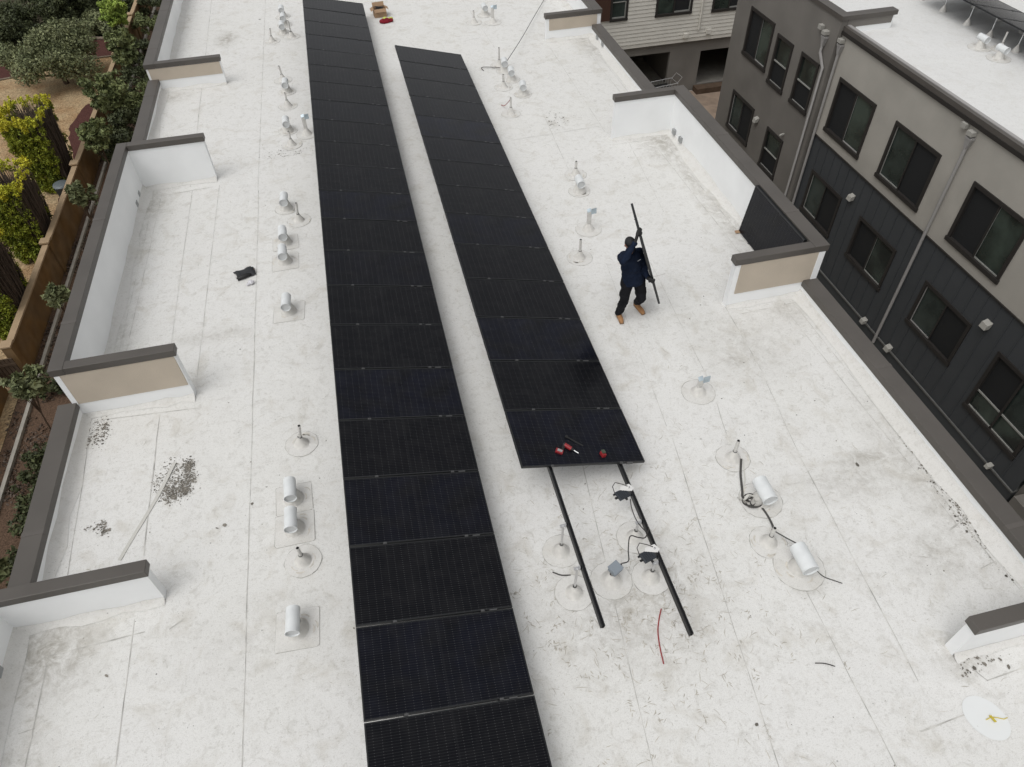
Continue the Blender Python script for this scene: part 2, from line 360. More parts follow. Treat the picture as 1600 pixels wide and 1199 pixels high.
# garden wall
gw = empty('garden_wall', (-12.12, 0, G), label='long ochre stucco garden wall with tan cap and square posts left of the building', cat='wall')
MB().box((-.08, -2.75, -.05), (.08, 45, 1.32)).build('wall_panel', M_gwall, gw)
MB().box((-.12, -2.75, 1.32), (.12, 45, 1.40)).build('wall_cap', M_gcap, gw, bevel=.01)
for yy in (-2.9, 3.3, 9.6, 16.0, 22.4, 28.8):
    MB().box((-.155, yy-.155, -.05), (.155, yy+.155, 1.44)).build('post', M_gwall, gw)
    MB().box((-.19, yy-.19, 1.44), (.19, yy+.19, 1.52)).build('post_cap', M_gcap, gw, bevel=.015)
lw = empty('low_wall', (-12.75, -4.2, G), label='short ochre wall with a wide tan top below the end of the long garden wall', cat='wall')
MB().box((-.15, -8, -.05), (.15, .55, 1.15)).build('wall_panel', M_gwall, lw); MB().box((-.2, -8, 1.15), (.2, .55, 1.24)).build('wall_cap', M_gcap, lw)
gt = empty('wooden_gate', (-12.3, -3.45, G), label='dark slatted gate closing the gap at the end of the garden wall', cat='gate')
m = MB()
for k in range(6): m.box((-.4+k*.135, -.02, .05), (-.285+k*.135, .02, 1.3))
m.build('gate_slats', M_bark, gt); MB().box((-.42, -.045, .3), (.42, -.022, .4)).box((-.42, -.045, 1.0), (.42, -.022, 1.1)).build('gate_rails', M_bark, gt)
bn = empty('wheeled_bin', (-12.85, 8.9, G), .3, label='dark grey plastic bin with a domed lid beside the first cypress', cat='bin')
MB().add([(-.22, -.25, .05), (.22, -.25, .05), (.22, .25, .05), (-.22, .25, .05), (-.3, -.33, .85), (.3, -.33, .85), (.3, .33, .85), (-.3, .33, .85)],
         [(0, 3, 2, 1), (0, 1, 5, 4), (1, 2, 6, 5), (2, 3, 7, 6), (3, 0, 4, 7), (4, 5, 6, 7)]).build('bin_body', mat('dark_bin', (.05, .06, .065), .5), bn)
MB().ell((0, 0, .86), .36, .40, .12, 16, 8).build('bin_lid', mat('bin_lid_grey', (.12, .14, .15), .45), bn, smooth=True)
# ------------------------------------------------------------------ foliage
def leaves(clumps, n, size, flat=.3, seed=0, long=1.7):
    R = np.random.RandomState(seed); V = []; tot = sum(c[3]*c[4]*c[5] for c in clumps)
    for (cx, cy, cz, rx, ry, rz) in clumps:
        k = max(14, int(n*rx*ry*rz/tot)); d = R.normal(size=(k, 3)); d /= np.linalg.norm(d, axis=1)[:, None]
        rad = R.uniform(.15, 1.25, k)**.6; pos = d*rad[:, None]*[rx, ry, rz]+[cx, cy, cz]
        a = R.normal(size=(k, 3)); a /= np.linalg.norm(a, axis=1)[:, None]
        nn = d+R.normal(size=(k, 3))*.7+[0, 0, flat]; b = np.cross(nn, a); b /= np.linalg.norm(b, axis=1)[:, None]+1e-9
        s = size*R.uniform(.6, 1.4, k)[:, None]
        V.append(np.stack([pos-a*s*long*.5, pos+b*s*.45, pos+a*s*long*.5, pos-b*s*.45], 1))
    V = np.concatenate(V).reshape(-1, 3); return V
def leafobj(name, clumps, n, size, m, parent=None, seed=0, **k):
    V = leaves(clumps, n, size, seed=seed); q = len(V)//4
    me = bpy.data.meshes.new(name); me.vertices.add(len(V)); me.vertices.foreach_set('co', V.ravel())
    me.loops.add(4*q); me.loops.foreach_set('vertex_index', np.arange(4*q)); me.polygons.add(q)
    me.polygons.foreach_set('loop_start', np.arange(0, 4*q, 4)); me.polygons.foreach_set('loop_total', np.full(q, 4))
    me.materials.append(m); me.update(calc_edges=True); me.validate()
    o = bpy.data.objects.new(name, me); COL.objects.link(o)
    if parent is not None: o.parent = parent
    return tag(o, **k)
lt = []
for _ in range(70): lt.append((random.uniform(-12, -10.2), random.uniform(-13, 25), G+.02, .5, .6, .03))
leafobj('leaf_litter', lt, 9000, .06, M_twig, None, 5, kind='stuff', label='brown leaf litter and twigs covering the strip beside the garden wall', cat='leaf litter')
def crown_clumps(r, h, k, seed, z0, s0=.25, s1=.5):
    R = random.Random(seed); out = []
    for i in range(k):
        a = R.uniform(0, 6.28); q = r*R.uniform(.1, .8); s = r*R.uniform(s0, s1)
        out.append((q*math.cos(a), q*math.sin(a), z0+h*R.uniform(.1, 1), s, s*R.uniform(.8, 1.2), s*R.uniform(.55, .85)))
    return out
def tree(x, y, r, zc, hc, k, n, size, lm, seed, label, cat='tree', group=None, name='tree', lean=(0, 0), tr=.07):
    t = empty(name, (x, y, G), label=label, cat=cat, group=group)
    cl = [(c[0]+lean[0], c[1]+lean[1], *c[2:]) for c in (crown_clumps(r, hc*1.4, k*3, seed, zc-.2*hc, .10, .26) if name == 'young_tree' else crown_clumps(r, hc, k*2, seed, zc, .12, .34))]
    mb = MB(); mb.tube([(0, 0, -.05), (lean[0]*.4, lean[1]*.4, zc*.5), (lean[0]*.9, lean[1]*.9, zc+hc*.3)], [tr, tr*.75, tr*.35], 7)
    for c in cl[:9]: mb.tube([(lean[0]*.5, lean[1]*.5, zc*.6), ((c[0]+lean[0]*.5)/2, (c[1]+lean[1]*.5)/2, (zc*.6+c[2])/2+.05), c[:3]], [tr*.5, tr*.3, tr*.1], 5)
    mb.build('trunk', M_bark, t, smooth=True)
    leafobj('crown', cl, n, size, lm, t, seed); return t
tree(-15.5, 22.7, 2.8, .75, 1.9, 26, 30000, .085, L_olive, 1, 'broad grey-green rounded tree standing on the gravel edge, top left', lean=(-.2, .2), tr=.16)
for i, (x, y, r, h, lm, lab) in enumerate([
    (-19.6, 31.5, 2.6, 1.3, L_dark, 'dark green bush in the top left corner beyond the rounded tree'),
    (-16.0, 32.3, 1.7, 1.7, L_dark, 'very dark tall bush behind the red mulch, centre of the far garden'),
    (-22.5, 28.0, 2.4, 1.1, L_dark, 'dark low bush at the left picture edge beyond the red mulch'),
    (-14.2, 30.3, 1.5, .7, L_olive, 'low spreading green bush on the soil right of the very dark bush'),
    (-18.3, 35.5, 2.4, 1.5, L_dark, 'dark bush at the top picture edge behind the others'),
    (-13.2, 33.5, 1.4, 1.0, L_dark, 'small dark bush against the garden wall at the top edge'),
    (-14.6, 37.0, 2.2, 1.6, L_dark, 'dark bush farthest away at the top edge near the garden wall')]):
    t = empty('bush', (x, y, G), label=lab, cat='bush', group='dark bushes in the far garden')
    mb = MB()
    for q in range(5): mb.tube([(0, 0, -.03), (random.uniform(-.5, .5)*r, random.uniform(-.5, .5)*r, h*.7)], [.04, .015], 5)
    mb.build('stems', M_bark, t); leafobj('foliage', crown_clumps(r*1.1, h*1.2, 40, 30+i, .1, .12, .3), 11000, .10, lm, t, 30+i)
leafobj('ground_cover', [(-18+random.uniform(-6, 6), 33+random.uniform(-4, 6), G+.05, 1.1, 1.1, .18) for _ in range(26)], 16000, .10, L_dark, None, 77, kind='stuff', label='dark green ground cover between the bushes of the far garden', cat='ground cover')
PL = [(-12.0, 25.9, .95, 1.9, 1.0, L_bright, 'bright yellow-green young tree rising against the garden wall, top left', (-.3, .2)),
      (-11.1, 20.6, 1.0, 1.7, 1.2, L_mid, 'green leafy tree by the wall just below the bright yellow-green one', (0, 0)),
      (-10.9, 14.6, 1.15, 1.6, 1.3, L_mid, 'wide light green tree by the wall, level with the second low parapet', (-.1, .2)),
      (-10.7, 9.6, .8, 1.9, .8, L_mid, 'loose leaning tree over the wall above the first cypress', (-.3, .8)),
      (-10.7, 4.6, .62, 2.0, .55, L_olive, 'small long-leaved tree in front of the ochre wall post', (-.05, .5)),
      (-10.6, -1.6, .42, 1.8, .45, L_olive, 'smallest long-leaved sapling in front of the ochre wall', (.05, .3)),
      (-10.5, -6.4, .62, 1.9, .65, L_olive, 'long-leaved young tree by the dark gate, with bare slanting trunk', (.1, .3)),
      (-10.4, -12.6, .6, 1.6, .6, L_olive, 'leafy sapling at the left picture edge beside the grey coping', (.1, .3))]
for i, (x, y, r, zc, hc, lm, lab, ln) in enumerate(PL):
    tree(x, y, r, zc, hc, 11 if r < .7 else 24, 620 if r < .7 else 3600, .16 if r < .7 else .12, lm, 50+i, lab, group='young trees along the garden wall', name='young_tree', lean=ln, tr=.035)
SH = [(-10.6, -7.4, 'dark green shrub beside the low grey coping, nearest the young tree by the gate'), (-10.6, -8.6, 'dark green shrub beside the low grey coping, second of the row'),
      (-10.5, -9.8, 'dark green shrub beside the low grey coping, third of the row'), (-10.5, -11.3, 'dark green shrub beside the low grey coping, nearest the bottom'),
      (-10.9, -4.1, 'small shrub in front of the corner end of the ochre wall'), (-10.5, 2.6, 'small shrub under the long-leaved tree at the wall'),
      (-10.5, 7.2, 'shrub in the strip below the loose leaning tree'), (-10.6, 11.5, 'dark shrub hard against the building at the third parapet stretch'),
      (-10.5, 13.9, 'shrub under the wide light green tree'), (-10.7, 17.3, 'dense shrub in the strip next to the building, mid garden'),
      (-10.3, 19.6, 'dense dark shrub beside the far parapet'), (-11.1, 23.4, 'dense shrub under the green leafy tree'), (-10.9, 27.6, 'shrub at the foot of the far end of the wall'), (-11.2, 31.5, 'farthest shrub in the strip by the wall')]
for i, (x, y, lab) in enumerate(SH):
    t = empty('shrub', (x, y, G), label=lab, cat='shrub', group='shrubs in the strip beside the building')
    big = y > 9; mb = MB(); dk = y < 9
    for q in range(4): mb.tube([(0, 0, -.03), (random.uniform(-.3, .3), random.uniform(-.3, .3), .5)], [.02, .008], 5)
    mb.build('stems', M_bark, t)
    leafobj('foliage', crown_clumps(1.3 if big else .62, 1.5 if big else .55, 26, 90+i, .1, .10, .30), 4200 if big else 800, .08, L_dark if (dk or i % 3) else L_mid, t, 90+i)
def cypress(x, y, sx, sy, h, label, seed):
    t = empty('clipped_cypress', (x, y, G), label=label, cat='cypress', group='clipped golden cypresses behind the garden wall')
    R = random.Random(seed); cl = []; tips = []
    for k in range(900):
        z = R.uniform(.03, .98)*h; taper = .55+.45*(z/h)**.5
        side = R.random()
        if side < .45: px, py = -sx*taper*R.uniform(.85, 1.05), R.uniform(-1, 1)*sy*taper
        elif side < .85: px, py = R.uniform(-1, .75)*sx*taper, -sy*taper*R.uniform(.85, 1.08)
        elif side < .93: px, py = sx*taper*.92, sy*taper*R.choice((-1, 1))*R.uniform(.8, 1)
        else: px, py = R.uniform(-1, .8)*sx*taper, sy*taper
        q = R.uniform(.05, .13); px += R.gauss(0, .05); py += R.gauss(0, .05); (tips if z+R.gauss(0, .12) > h*.91 else cl).append((px, py, z, q, q, q*1.3))
    for k in range(170):
        a = R.random()*4; px, py = [(-sx, R.uniform(-1, 1)*sy), (R.uniform(-1, 1)*sx, -sy), (R.uniform(-1, 1)*sx, sy), (sx, R.uniform(-1, 1)*sy)][int(a)]
        tips.append((px+R.gauss(0, .05), py+R.gauss(0, .05), h*R.uniform(.90, 1.01), .06, .06, .09))
    leafobj('foliage', cl, 26000, .055, L_cyp, t, seed); leafobj('golden_tips', tips, 6500, .055, L_cypt, t, seed+1)
    mb = MB()
    for k in range(420):
        a = (R.uniform(.1, .8)*sx*.9, R.uniform(-.8, .8)*sy*.75, R.uniform(.0, .35)*h)
        zt = R.uniform(.7, 1.0)*h; b = (sx*R.uniform(.55, 1.0), a[1]/.75*1.15+R.uniform(-.1, .1), zt)
        mb.tube([a, ((a[0]+b[0])/2+sx*.12, (a[1]+b[1])/2, (a[2]+b[2])/2), b], [.024, .016, .009], 4)
    for k in range(260):
        a = (R.uniform(-.5, .6)*sx, R.uniform(-.7, .7)*sy, h*R.uniform(.5, .75)); mb.tube([a, (a[0]*1.25+R.gauss(0, .05), a[1]*1.15+R.gauss(0, .05), h*R.uniform(.86, .99))], [.018, .008], 4)
    mb.build('bare_stems', M_twig, t)
    core = MB(); core.cone((0, 0, 0), (0, 0, h*.80), .40*sx, .60*sx, 10); core.build('trunk', M_bark, t)
cypress(-13.5, 10.6, .85, 1.15, 3.8, 'clipped yellow-green cypress with a bare brown side, farthest of the three', 201)
cypress(-13.2, 4.9, .85, 1.1, 3.7, 'clipped yellow-green cypress with a bare brown side, middle of the three', 211)
cypress(-12.95, -.1, .75, 1.1, 3.8, 'clipped yellow-green cypress with a bare brown side, nearest, cut by the left picture edge', 221)
# ------------------------------------------------------------------ our building
XL, XR = -4.38, 8.72          # outer faces
bd = empty('apartment_building', (0, 0, 0), label='flat-roofed apartment building in the foreground with white roof and brown parapet copings', cat='building')
MB().box((XL+.02, -34, G-.3), (XR-.02, 16, -.25)).build('outer_wall', M_stucco, bd)
n = 40
MB().poly([(XL+.05, -34, 0), (XR-.05, -34, 0), (XR-.05, 16, 0), (XL+.05, 16, 0)]).build('roof', M_roof, bd)
def parapet(x_out, side, y0, y1, h, t=.24, c0=0, c1=0):
    """side -1: left edge, +1: right edge; inner face white, outer stucco, coping on top"""
    xi = x_out-side*t; m = MB()
    a, b = (x_out, xi) if side < 0 else (xi, x_out)
    a2, b2 = (a+.012, b) if side < 0 else (a, b-.012)
    m.box((a2, y0, -.3), (b2, y1, h-.12))
    c = .09    # cant strip at the foot of the inner face
    m.build('parapet', M_white, bd)
    nn = max(2, int((y1-y0)/.5)); V = []
    for i in range(nn+1):
        yy = y0+(y1-y0)*i/nn; cc = c*random.uniform(.7, 1.5); V += [(xi+side*.002, yy, cc*1.1), (xi-side*cc*.5, yy, cc*.38), (xi-side*cc*1.6, yy, .004)]
    MB().add(V, [(3*i+j, 3*i+j+1, 3*i+j+4, 3*i+j+3) for i in range(nn) for j in (0, 1)]).build('cant_strip', M_patch, bd, smooth='full')
    MB().box((a if side < 0 else b-.010, y0, -.3), (a+.010 if side < 0 else b, y1, h-.125)).build('parapet_facing', M_stucco, bd)
    cw = .022
    MB().box((a-cw, y0-c0, h-.13), (b+cw, y1+c1, h)).build('coping', M_cope, bd, bevel=.008)
    yy = y0+1.1
    while yy < min(y1, 8)-.3:
        MB().box((a-cw-.003, yy-.035, h-.05), (b+cw+.003, yy+.035, h+.003)).build('coping_joint', M_cope2, bd); yy += 3.05
    return xi
def pier(x0, x1, yf, h, tanface, cend):
    """cross wall between roof stretches; yf = face towards the camera; thickness .24"""
    t = .135; m = MB(); m.box((x0, yf, -.2), (x1, yf+t, h-.13))
    c = .09
    nn = 8; V = []
    for i in range(nn+1):
        xx = x0+(x1-x0)*i/nn; cc = c*random.uniform(.6, 1.3); V += [(xx, yf-.002, cc*.8), (xx, yf-cc*.4, cc*.28), (xx, yf-cc*1.2, .0045)]
    cant = MB().add(V, [(3*i+j, 3*i+j+1, 3*i+j+4, 3*i+j+3) for i in range(nn) for j in (0, 1)])
    xe, sg = (x1, 1) if x0 < 0 else (x0, -1)
    p = m.build('cross_wall', M_white, bd); cant.build('cant_strip', M_patch, p, smooth='full')
    if tanface:
        z0 = .30
        ax, bx_ = (x0+.06, x1-.02) if x0 < 0 else (x0+.10, x1-.12)
        MB().box((ax, yf-.014, z0), (bx_, yf-.001, h-.135)).build('stucco_face', M_stucco, p)
    e = .03
    X0, X1 = (cend, x1+e) if x0 < 0 else (x0-e, cend)
    MB().box((X0, yf-.025, h-.125), (X1, yf+t+.022, h)).build('coping', M_cope, bd, bevel=.008)
HI, LO, MD = 1.08, .34, .76
for side, X, ys in ((-1, XL, (-18.75, -15.07, -8.03, -2.75)), (1, XR, (-21.82, -15.20, -8.75, -2.45))):
    y_a, y_b, y_c, y_d = ys
    xo = X+(.165 if side < 0 else -.0); th = .18 if side < 0 else .24
    x1_ = XL-.22 if side < 0 else xo; parapet(x1_, side, -34, y_a+.13, MD, .24, 0, .027)          # nearest high stretch
    parapet(X-.02 if side < 0 else X-.015, side, y_a+.14, y_b-.003, LO)
    parapet(xo, side, y_b+.006, y_c+.13, HI, th, .031, .027)
    parapet(X-.02 if side < 0 else X-.015, side, y_c+.14, y_d-.003, LO)
    parapet(X, side, y_d+.006, 16, MD, .24, .031)
    for k, (yy, hh, tf) in enumerate(((y_a, MD, False), (y_b, HI, True), (y_c, HI, False), (y_d, MD, True))):
        xs_ = (XL-.22 if side < 0 else xo) if k == 0 else (xo if k < 3 else X); tt = th if k in (1, 2) else .24
        if side < 0: pier(xs_+.006, -2.41 if k else -2.54, yy, hh, tf, xs_+tt+.024)
        else: pier(7.0 if k else 6.89, xs_-.006, yy, hh, tf, xs_-tt-.024)
# white corner flashing on the pier outer ends
MB().box((-4.20, -15.09, .3), (-4.12, -15.072, .94)).build('corner_trim', M_white, bd)
MB().box((8.58, -15.222, .3), (8.70, -15.202, .94)).build('corner_trim', M_white, bd)
# scuppers
for (x, y) in ((8.44, -9.05), (8.44, -9.45), (8.44, -3.0), (8.44, -3.5), (-4.04, -8.5), (-4.04, -8.9), (-4.36, -19.35), (-4.36, -19.9)):
    MB().box((x-.014 if x > 0 else x-.05, y-.065, .10), (x+.05 if x > 0 else x+.014, y+.065, .22)).build('scupper', mat('scupper_grey', (.33, .34, .34), .7), bd)
# laps and seams in the membrane
def jline(a, b, z, wd, jit, nseg):
    P = []
    for i in range(nseg+1):
        t = i/nseg; P.append((a[0]+(b[0]-a[0])*t+random.uniform(-jit, jit), a[1]+(b[1]-a[1])*t+random.uniform(-jit, jit)*.3, z))
    return P, [wd*random.uniform(.45, 1.5) for _ in P]
sm = MB()
SEAMS = [((-1.38, 4.2), (-1.48, -8.8), .010), ((-1.46, -8.8), (-1.50, -24), .011), ((-3.25, 6), (-3.0, -8.2), .009), ((-2.95, -8.4), (-2.93, -15.0), .007), ((-2.96, -15.35), (-2.90, -18.0), .013), ((-2.9, -18.95), (-2.88, -23.5), .012),
         ((-4.0, -15.5), (-3.86, -18.6), .008), ((-3.62, -8.3), (-3.72, -14.9), .006), ((-3.78, -8.6), (-3.84, -14.8), .005), ((-3.9, -19.3), (-3.86, -23), .012), ((-2.35, -8.3), (-2.42, -14.8), .007),
         ((2.35, 2.5), (3.38, -3.5), .006), ((3.62, -16.0), (2.88, -22.8), .011), ((4.9, -17.8), (4.15, -23.5), .010), ((5.3, -13.4), (4.9, -17.6), .006), ((5.72, -6.9), (5.57, -9.9), .009),
         ((6.15, -13.6), (5.95, -16.8), .008), ((5.86, -17.35), (5.68, -18.25), .009), ((5.62, -20.6), (5.50, -23.5), .011), ((7.0, -15.2), (6.88, -17.0), .010), ((6.86, -17.0), (6.62, -18.6), .007), ((6.62, -18.6), (6.32, -22.0), .008),
         ((7.0, -3), (6.95, -8.3), .008), ((7.35, -8.9), (7.05, -12.0), .007), ((7.9, -9.4), (8.0, -15.0), .010), ((8.18, -9.2), (8.28, -15.0), .010), ((8.02, -15.6), (8.12, -20.3), .008), ((8.25, -15.6), (8.27, -21.3), .007), ((8.2, -19.6), (8.22, -20.9), .022),
         ((8.0, -2.9), (8.05, -8.4), .008), ((8.22, -2.9), (8.25, -8.4), .008), ((5.0, 6), (5.4, -2.5), .006), ((.0, 3), (-.05, -2), .004), ((3.9, 4), (4.3, 1), .005)]
for a, b, wd in SEAMS:
    P, W = jline(a, b, .0045, wd*.9, .006, max(3, int(abs(b[1]-a[1])*2))); sm.strip(P, W)
for a, b, wd in [((-4.0, -15.22), (-2.3, -15.36), .010), ((7.2, -15.45), (8.35, -15.4), .010), ((7.0, -8.98), (8.3, -9.0), .008), ((4.6, -8.1), (6.9, -8.0), .006), ((5.5, -14.1), (6.3, -14.0), .010), ((-4.0, -8.45), (-2.5, -8.35), .008),
                 ((-3.9, -19.2), (-2.75, -19.16), .012), ((-2.45, -19.2), (-2.28, -19.1), .010), ((7.1, -22.18), (8.4, -22.1), .012), ((6.9, -21.7), (7.1, -22.18), .008), ((6.75, -16.9), (6.88, -17.1), .006), ((4.0, -16.2), (5.0, -16.15), .004),
                 ((4.6, -1.7), (5.3, -1.6), .006), ((-4.05, -20.1), (-3.88, -20.08), .01), ((7.95, -20.3), (8.35, -20.15), .015), ((7.98, -20.9), (8.25, -20.85), .010), ((-3.5, .2), (-2.6, .25), .006), ((6.0, -22.5), (6.75, -22.44), .016)]:
    P, W = jline(a, b, .0048, wd*1.2, .006, 6); sm.strip(P, W)
sm.build('membrane_seams', M_lap, bd)
# ------------------------------------------------------------------ solar panels
TW, PP = 1.8769, 1.062; PD = PP-.02
pan = empty('solar_panel')
f = MB(); fh = .038
f.box((0, -.014, -fh), (TW, 0, 0)).box((0, -PD, -fh), (TW, -PD+.014, 0)).box((0, -PD+.014, -fh), (.014, -.014, 0)).box((TW-.014, -PD+.014, -fh), (TW, -.014, 0))
f.build('frame', M_frame, pan)
MB().box((.014, -PD+.014, -.012), (TW-.014, -.014, -.003)).build('cell_sheet', M_cells, pan)
for k, s in enumerate((.445, 1.50)):
    MB().box((s-.022, -PD-.018, -.02), (s+.022, -PD+.010, .006)).box((s-.008, -PD-.012, .006), (s+.008, -PD+.002, .014)).build('mid_clamp', M_clamp, pan, bevel=.002)
MB().box((1.585, -PD-.0155, -.03), (1.68, -PD-.0015, .003)).build('edge_clip', M_clamp, pan)
first = [True]
ORD = ['first', 'second', 'third', 'fourth', 'fifth', 'sixth', 'seventh', 'eighth', 'ninth', 'tenth', 'eleventh', 'twelfth', 'thirteenth', 'fourteenth', 'fifteenth', 'sixteenth', 'seventeenth', 'eighteenth', 'nineteenth', 'twentieth', 'twenty-first', 'twenty-second']
def place_panel(x, y, z, tilt, label, group, rz=0, jit=.002):
    o = pan if first[0] else copy_tree(pan); first[0] = False
    o.location = (x, y, z); o.rotation_euler = (random.uniform(-jit, jit), tilt+math.copysign(1, tilt)*0+random.uniform(-jit, jit), rz)
    tag(o, label, 'solar panel', group); return o
# rotation about y by +t lowers the +x end
T1, T2 = .22377, .25042; X2, Y2, Z2 = 2.3816, -3.55993, .82805
for i in range(-1, 21):
    k = 20-i; lab = 'black solar panel, %s from the bottom edge in the long left row' % ORD[k]
    if k == 0: lab = 'black solar panel cut by the bottom picture edge, nearest in the long left row'
    if k == 21: lab = 'black solar panel at the far top end of the long left row'
    place_panel(0, -i*PP, .87, T1, lab, 'solar panels of the long left row')
for j in range(14):
    k = 13-j; lab = 'black solar panel, %s from the near end of the right row' % ORD[k]
    if k == 0: lab = 'black solar panel at the near end of the right row, red drill on it'
    if k == 13: lab = 'black solar panel at the far end of the right row'
    place_panel(X2, Y2-j*PP, Z2, T2, lab, 'solar panels of the right row')
def on2(s, y, off=0.0):   # point on the plane of the right row
    return Vector((X2+s*math.cos(T2)+off*math.sin(T2), y, Z2-s*math.sin(T2)+off*math.cos(T2)))
def on1(s, y, off=0.0): return Vector((s*math.cos(T1)+off*math.sin(T1), y, .87-s*math.sin(T1)+off*math.cos(T1)))
def rack(on, T, s_list, y0, y1, posts, label):
    r = empty('mounting_rack', (on(0, 0).x, y1, 0), label=label, cat='rack')
    loc = r.location
    for s, ye in s_list:
        a = on(s, y0, -fh-.03)-loc; b = on(s, ye, -fh-.03)-loc
        az = Vector((math.sin(T), 0, math.cos(T))); ax = Vector((math.cos(T), 0, -math.sin(T)))
        c = (a+b)/2; hl = (a-b).length/2
        m = MB(); m.obox(c-az*.024, ax*.024, (0, hl, 0), az*.004).obox(c-ax*.021, ax*.003, (0, hl, 0), az*.028).obox(c+ax*.021, ax*.003, (0, hl, 0), az*.028)
        m.obox(c-ax*.014+az*.025, ax*.0095, (0, hl, 0), az*.0035).obox(c+ax*.014+az*.025, ax*.0095, (0, hl, 0), az*.0035)
        m.build('rail', M_rail, r)
    for s, y in posts:
        t = on(s, y, -fh-.05)-loc; bx = t.x-.075
        g = Vector((bx, y-loc.y, 0)); zt = t.z-.0
        p = MB(); p.cone(g+Vector((0, 0, .15)), (g.x+.01, g.y, zt), .017, .017, 12); p.build('post', M_alu, r, smooth=True)
        MB().box((g.x-.03, g.y-.022, zt-.005), (t.x-.028, g.y+.022, zt+.008)).box((t.x-.036, g.y-.022, zt-.05), (t.x-.0265, g.y+.022, zt+.045)).cone((g.x+.01, g.y, zt+.008), (g.x+.01, g.y, zt+.022), .01, .01, 8).build('rail_bracket', M_alu, r)
        boot(g, .10, r)
    return r
def disc_patch(r, c, parent, square=None, wob_=0.006):
    P = []
    if square:
        sx, sy = square; q = .03
        for (cx, cy, a0) in ((sx-q, sy-q, 0), (-sx+q, sy-q, 90), (-sx+q, -sy+q, 180), (sx-q, -sy+q, 270)):
            for k in range(4): a = math.radians(a0+k*30); P.append((cx+q*math.cos(a)+random.uniform(-1, 1)*wob_, cy+q*math.sin(a)+random.uniform(-1, 1)*wob_))
    else:
        n = 36
        for k in range(n): a = 2*math.pi*k/n; rr = r+random.uniform(-1, 1)*wob_; P.append((rr*math.cos(a), rr*math.sin(a)))
    c = Vector(c); hz = random.uniform(.0062, .0105)
    p = MB().poly([(c.x+x, c.y+y, hz) for x, y in P]).add([(c.x+x, c.y+y, hz) for x, y in P]+[(c.x+x*1.01, c.y+y*1.01, .001) for x, y in P], [(i, len(P)+i, len(P)+(i+1) % len(P), (i+1) % len(P)) for i in range(len(P))]).build('flashing_patch', M_patch, parent)
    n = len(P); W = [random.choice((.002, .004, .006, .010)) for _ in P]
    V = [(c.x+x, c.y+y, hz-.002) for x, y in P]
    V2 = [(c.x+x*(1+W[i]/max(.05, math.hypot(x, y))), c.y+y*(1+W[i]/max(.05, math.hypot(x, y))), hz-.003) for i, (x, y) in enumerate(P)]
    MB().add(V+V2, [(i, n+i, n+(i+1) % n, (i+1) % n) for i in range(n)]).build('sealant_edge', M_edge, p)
    return p
def boot(c, r, parent, square=None, pr=.25, h=.16):
    c = Vector(c); prof = [(r*1.25, .008), (r, .022), (r*.92, .05), (r*.86, .055), (r*.74, .085), (r*.70, .09), (r*.55, .12), (r*.52, .125), (r*.38, h), (r*.28, h+.02)]
    MB().lathe(prof, c).build('boot', M_boot, parent, smooth='full')
    disc_patch(pr, c, parent, square)
rack(on2, T2, [(.425, -20.75), (1.503, -20.98)], -3.7, 0, [(.425, -19.32), (.425, -19.95), (1.503, -19.36), (1.503, -19.98)] + [(s, y) for s in (.425, 1.503) for y in (-5, -8, -11, -14, -17)], 'twin black mounting rails on aluminium posts running out from under the right solar row')
rack(on1, T1, [(.445, -22.3), (1.50, -22.3)], 1.0, 0, [(s, y) for s in (.445, 1.5) for y in (.0, -4, -8, -12, -16, -20)], 'mounting rails and posts beneath the long left solar row, almost hidden')
# ------------------------------------------------------------------ vents
def hood_vent(x, y, label, sq=None, r=.088, L=.32, pr=.28, rz=0, z=.23):
    t = empty('hood_vent', (x, y, 0), rz, label=label, cat='roof vent', group='hooded roof vents')
    MB().lathe([(.15, .008), (.13, .03), (.118, .09), (.105, .12), (.085, z-.03)], n=28).build('boot', M_boot, t, smooth='full')
    m = MB(); n = 28; ri = r-.006; y0, y1 = -L*.5, L*.5
    cz = z+.02; vs = []; fs = []
    for (yy, rr) in ((y0, r), (y1, r), (y1, ri), (y0, ri)):
        for k in range(n): a = 2*math.pi*k/n; vs.append((rr*math.cos(a), yy, cz+rr*math.sin(a)))
    for q in range(4): fs += [(q*n+k, q*n+(k+1) % n, ((q+1) % 4)*n+(k+1) % n, ((q+1) % 4)*n+k) for k in range(n)]
    m.add(vs, fs); m.cone((0, y1-.012, cz), (0, y1-.006, cz), ri, ri, n)
    m.build('hood', M_hood, t, smooth=True)
    MB().cone((0, y0+.022, cz), (0, y0+.03, cz), ri, ri, n).build('added_inner_disc', M_inner, t)  # grey disc added close to the mouth so the hood interior reads lighter
    smear(t, pr)
    rim = MB(); rim.tube([(r*math.cos(a), y0, cz+r*math.sin(a)) for a in [math.radians(q) for q in range(-20, 201, 10)]], .005, 6); rim.build('rim', M_hood, t)
    disc_patch(pr, (0, 0, 0), t, sq)
    return t
def smear(t, pr):
    m = MB()
    for _ in range(random.randint(3, 6)):
        a = random.uniform(0, 6.28); q = random.uniform(.14, pr*.95); x, y = q*math.cos(a), q*math.sin(a); P = []; W = []
        for k in range(5): P.append((x, y, .0125)); W.append(random.uniform(.006, .03)); a2 = a+1.57+k*.3; x += .03*math.cos(a2); y += .03*math.sin(a2)
        m.strip(P, W)
    m.build('sealant_smear', M_smear, t)
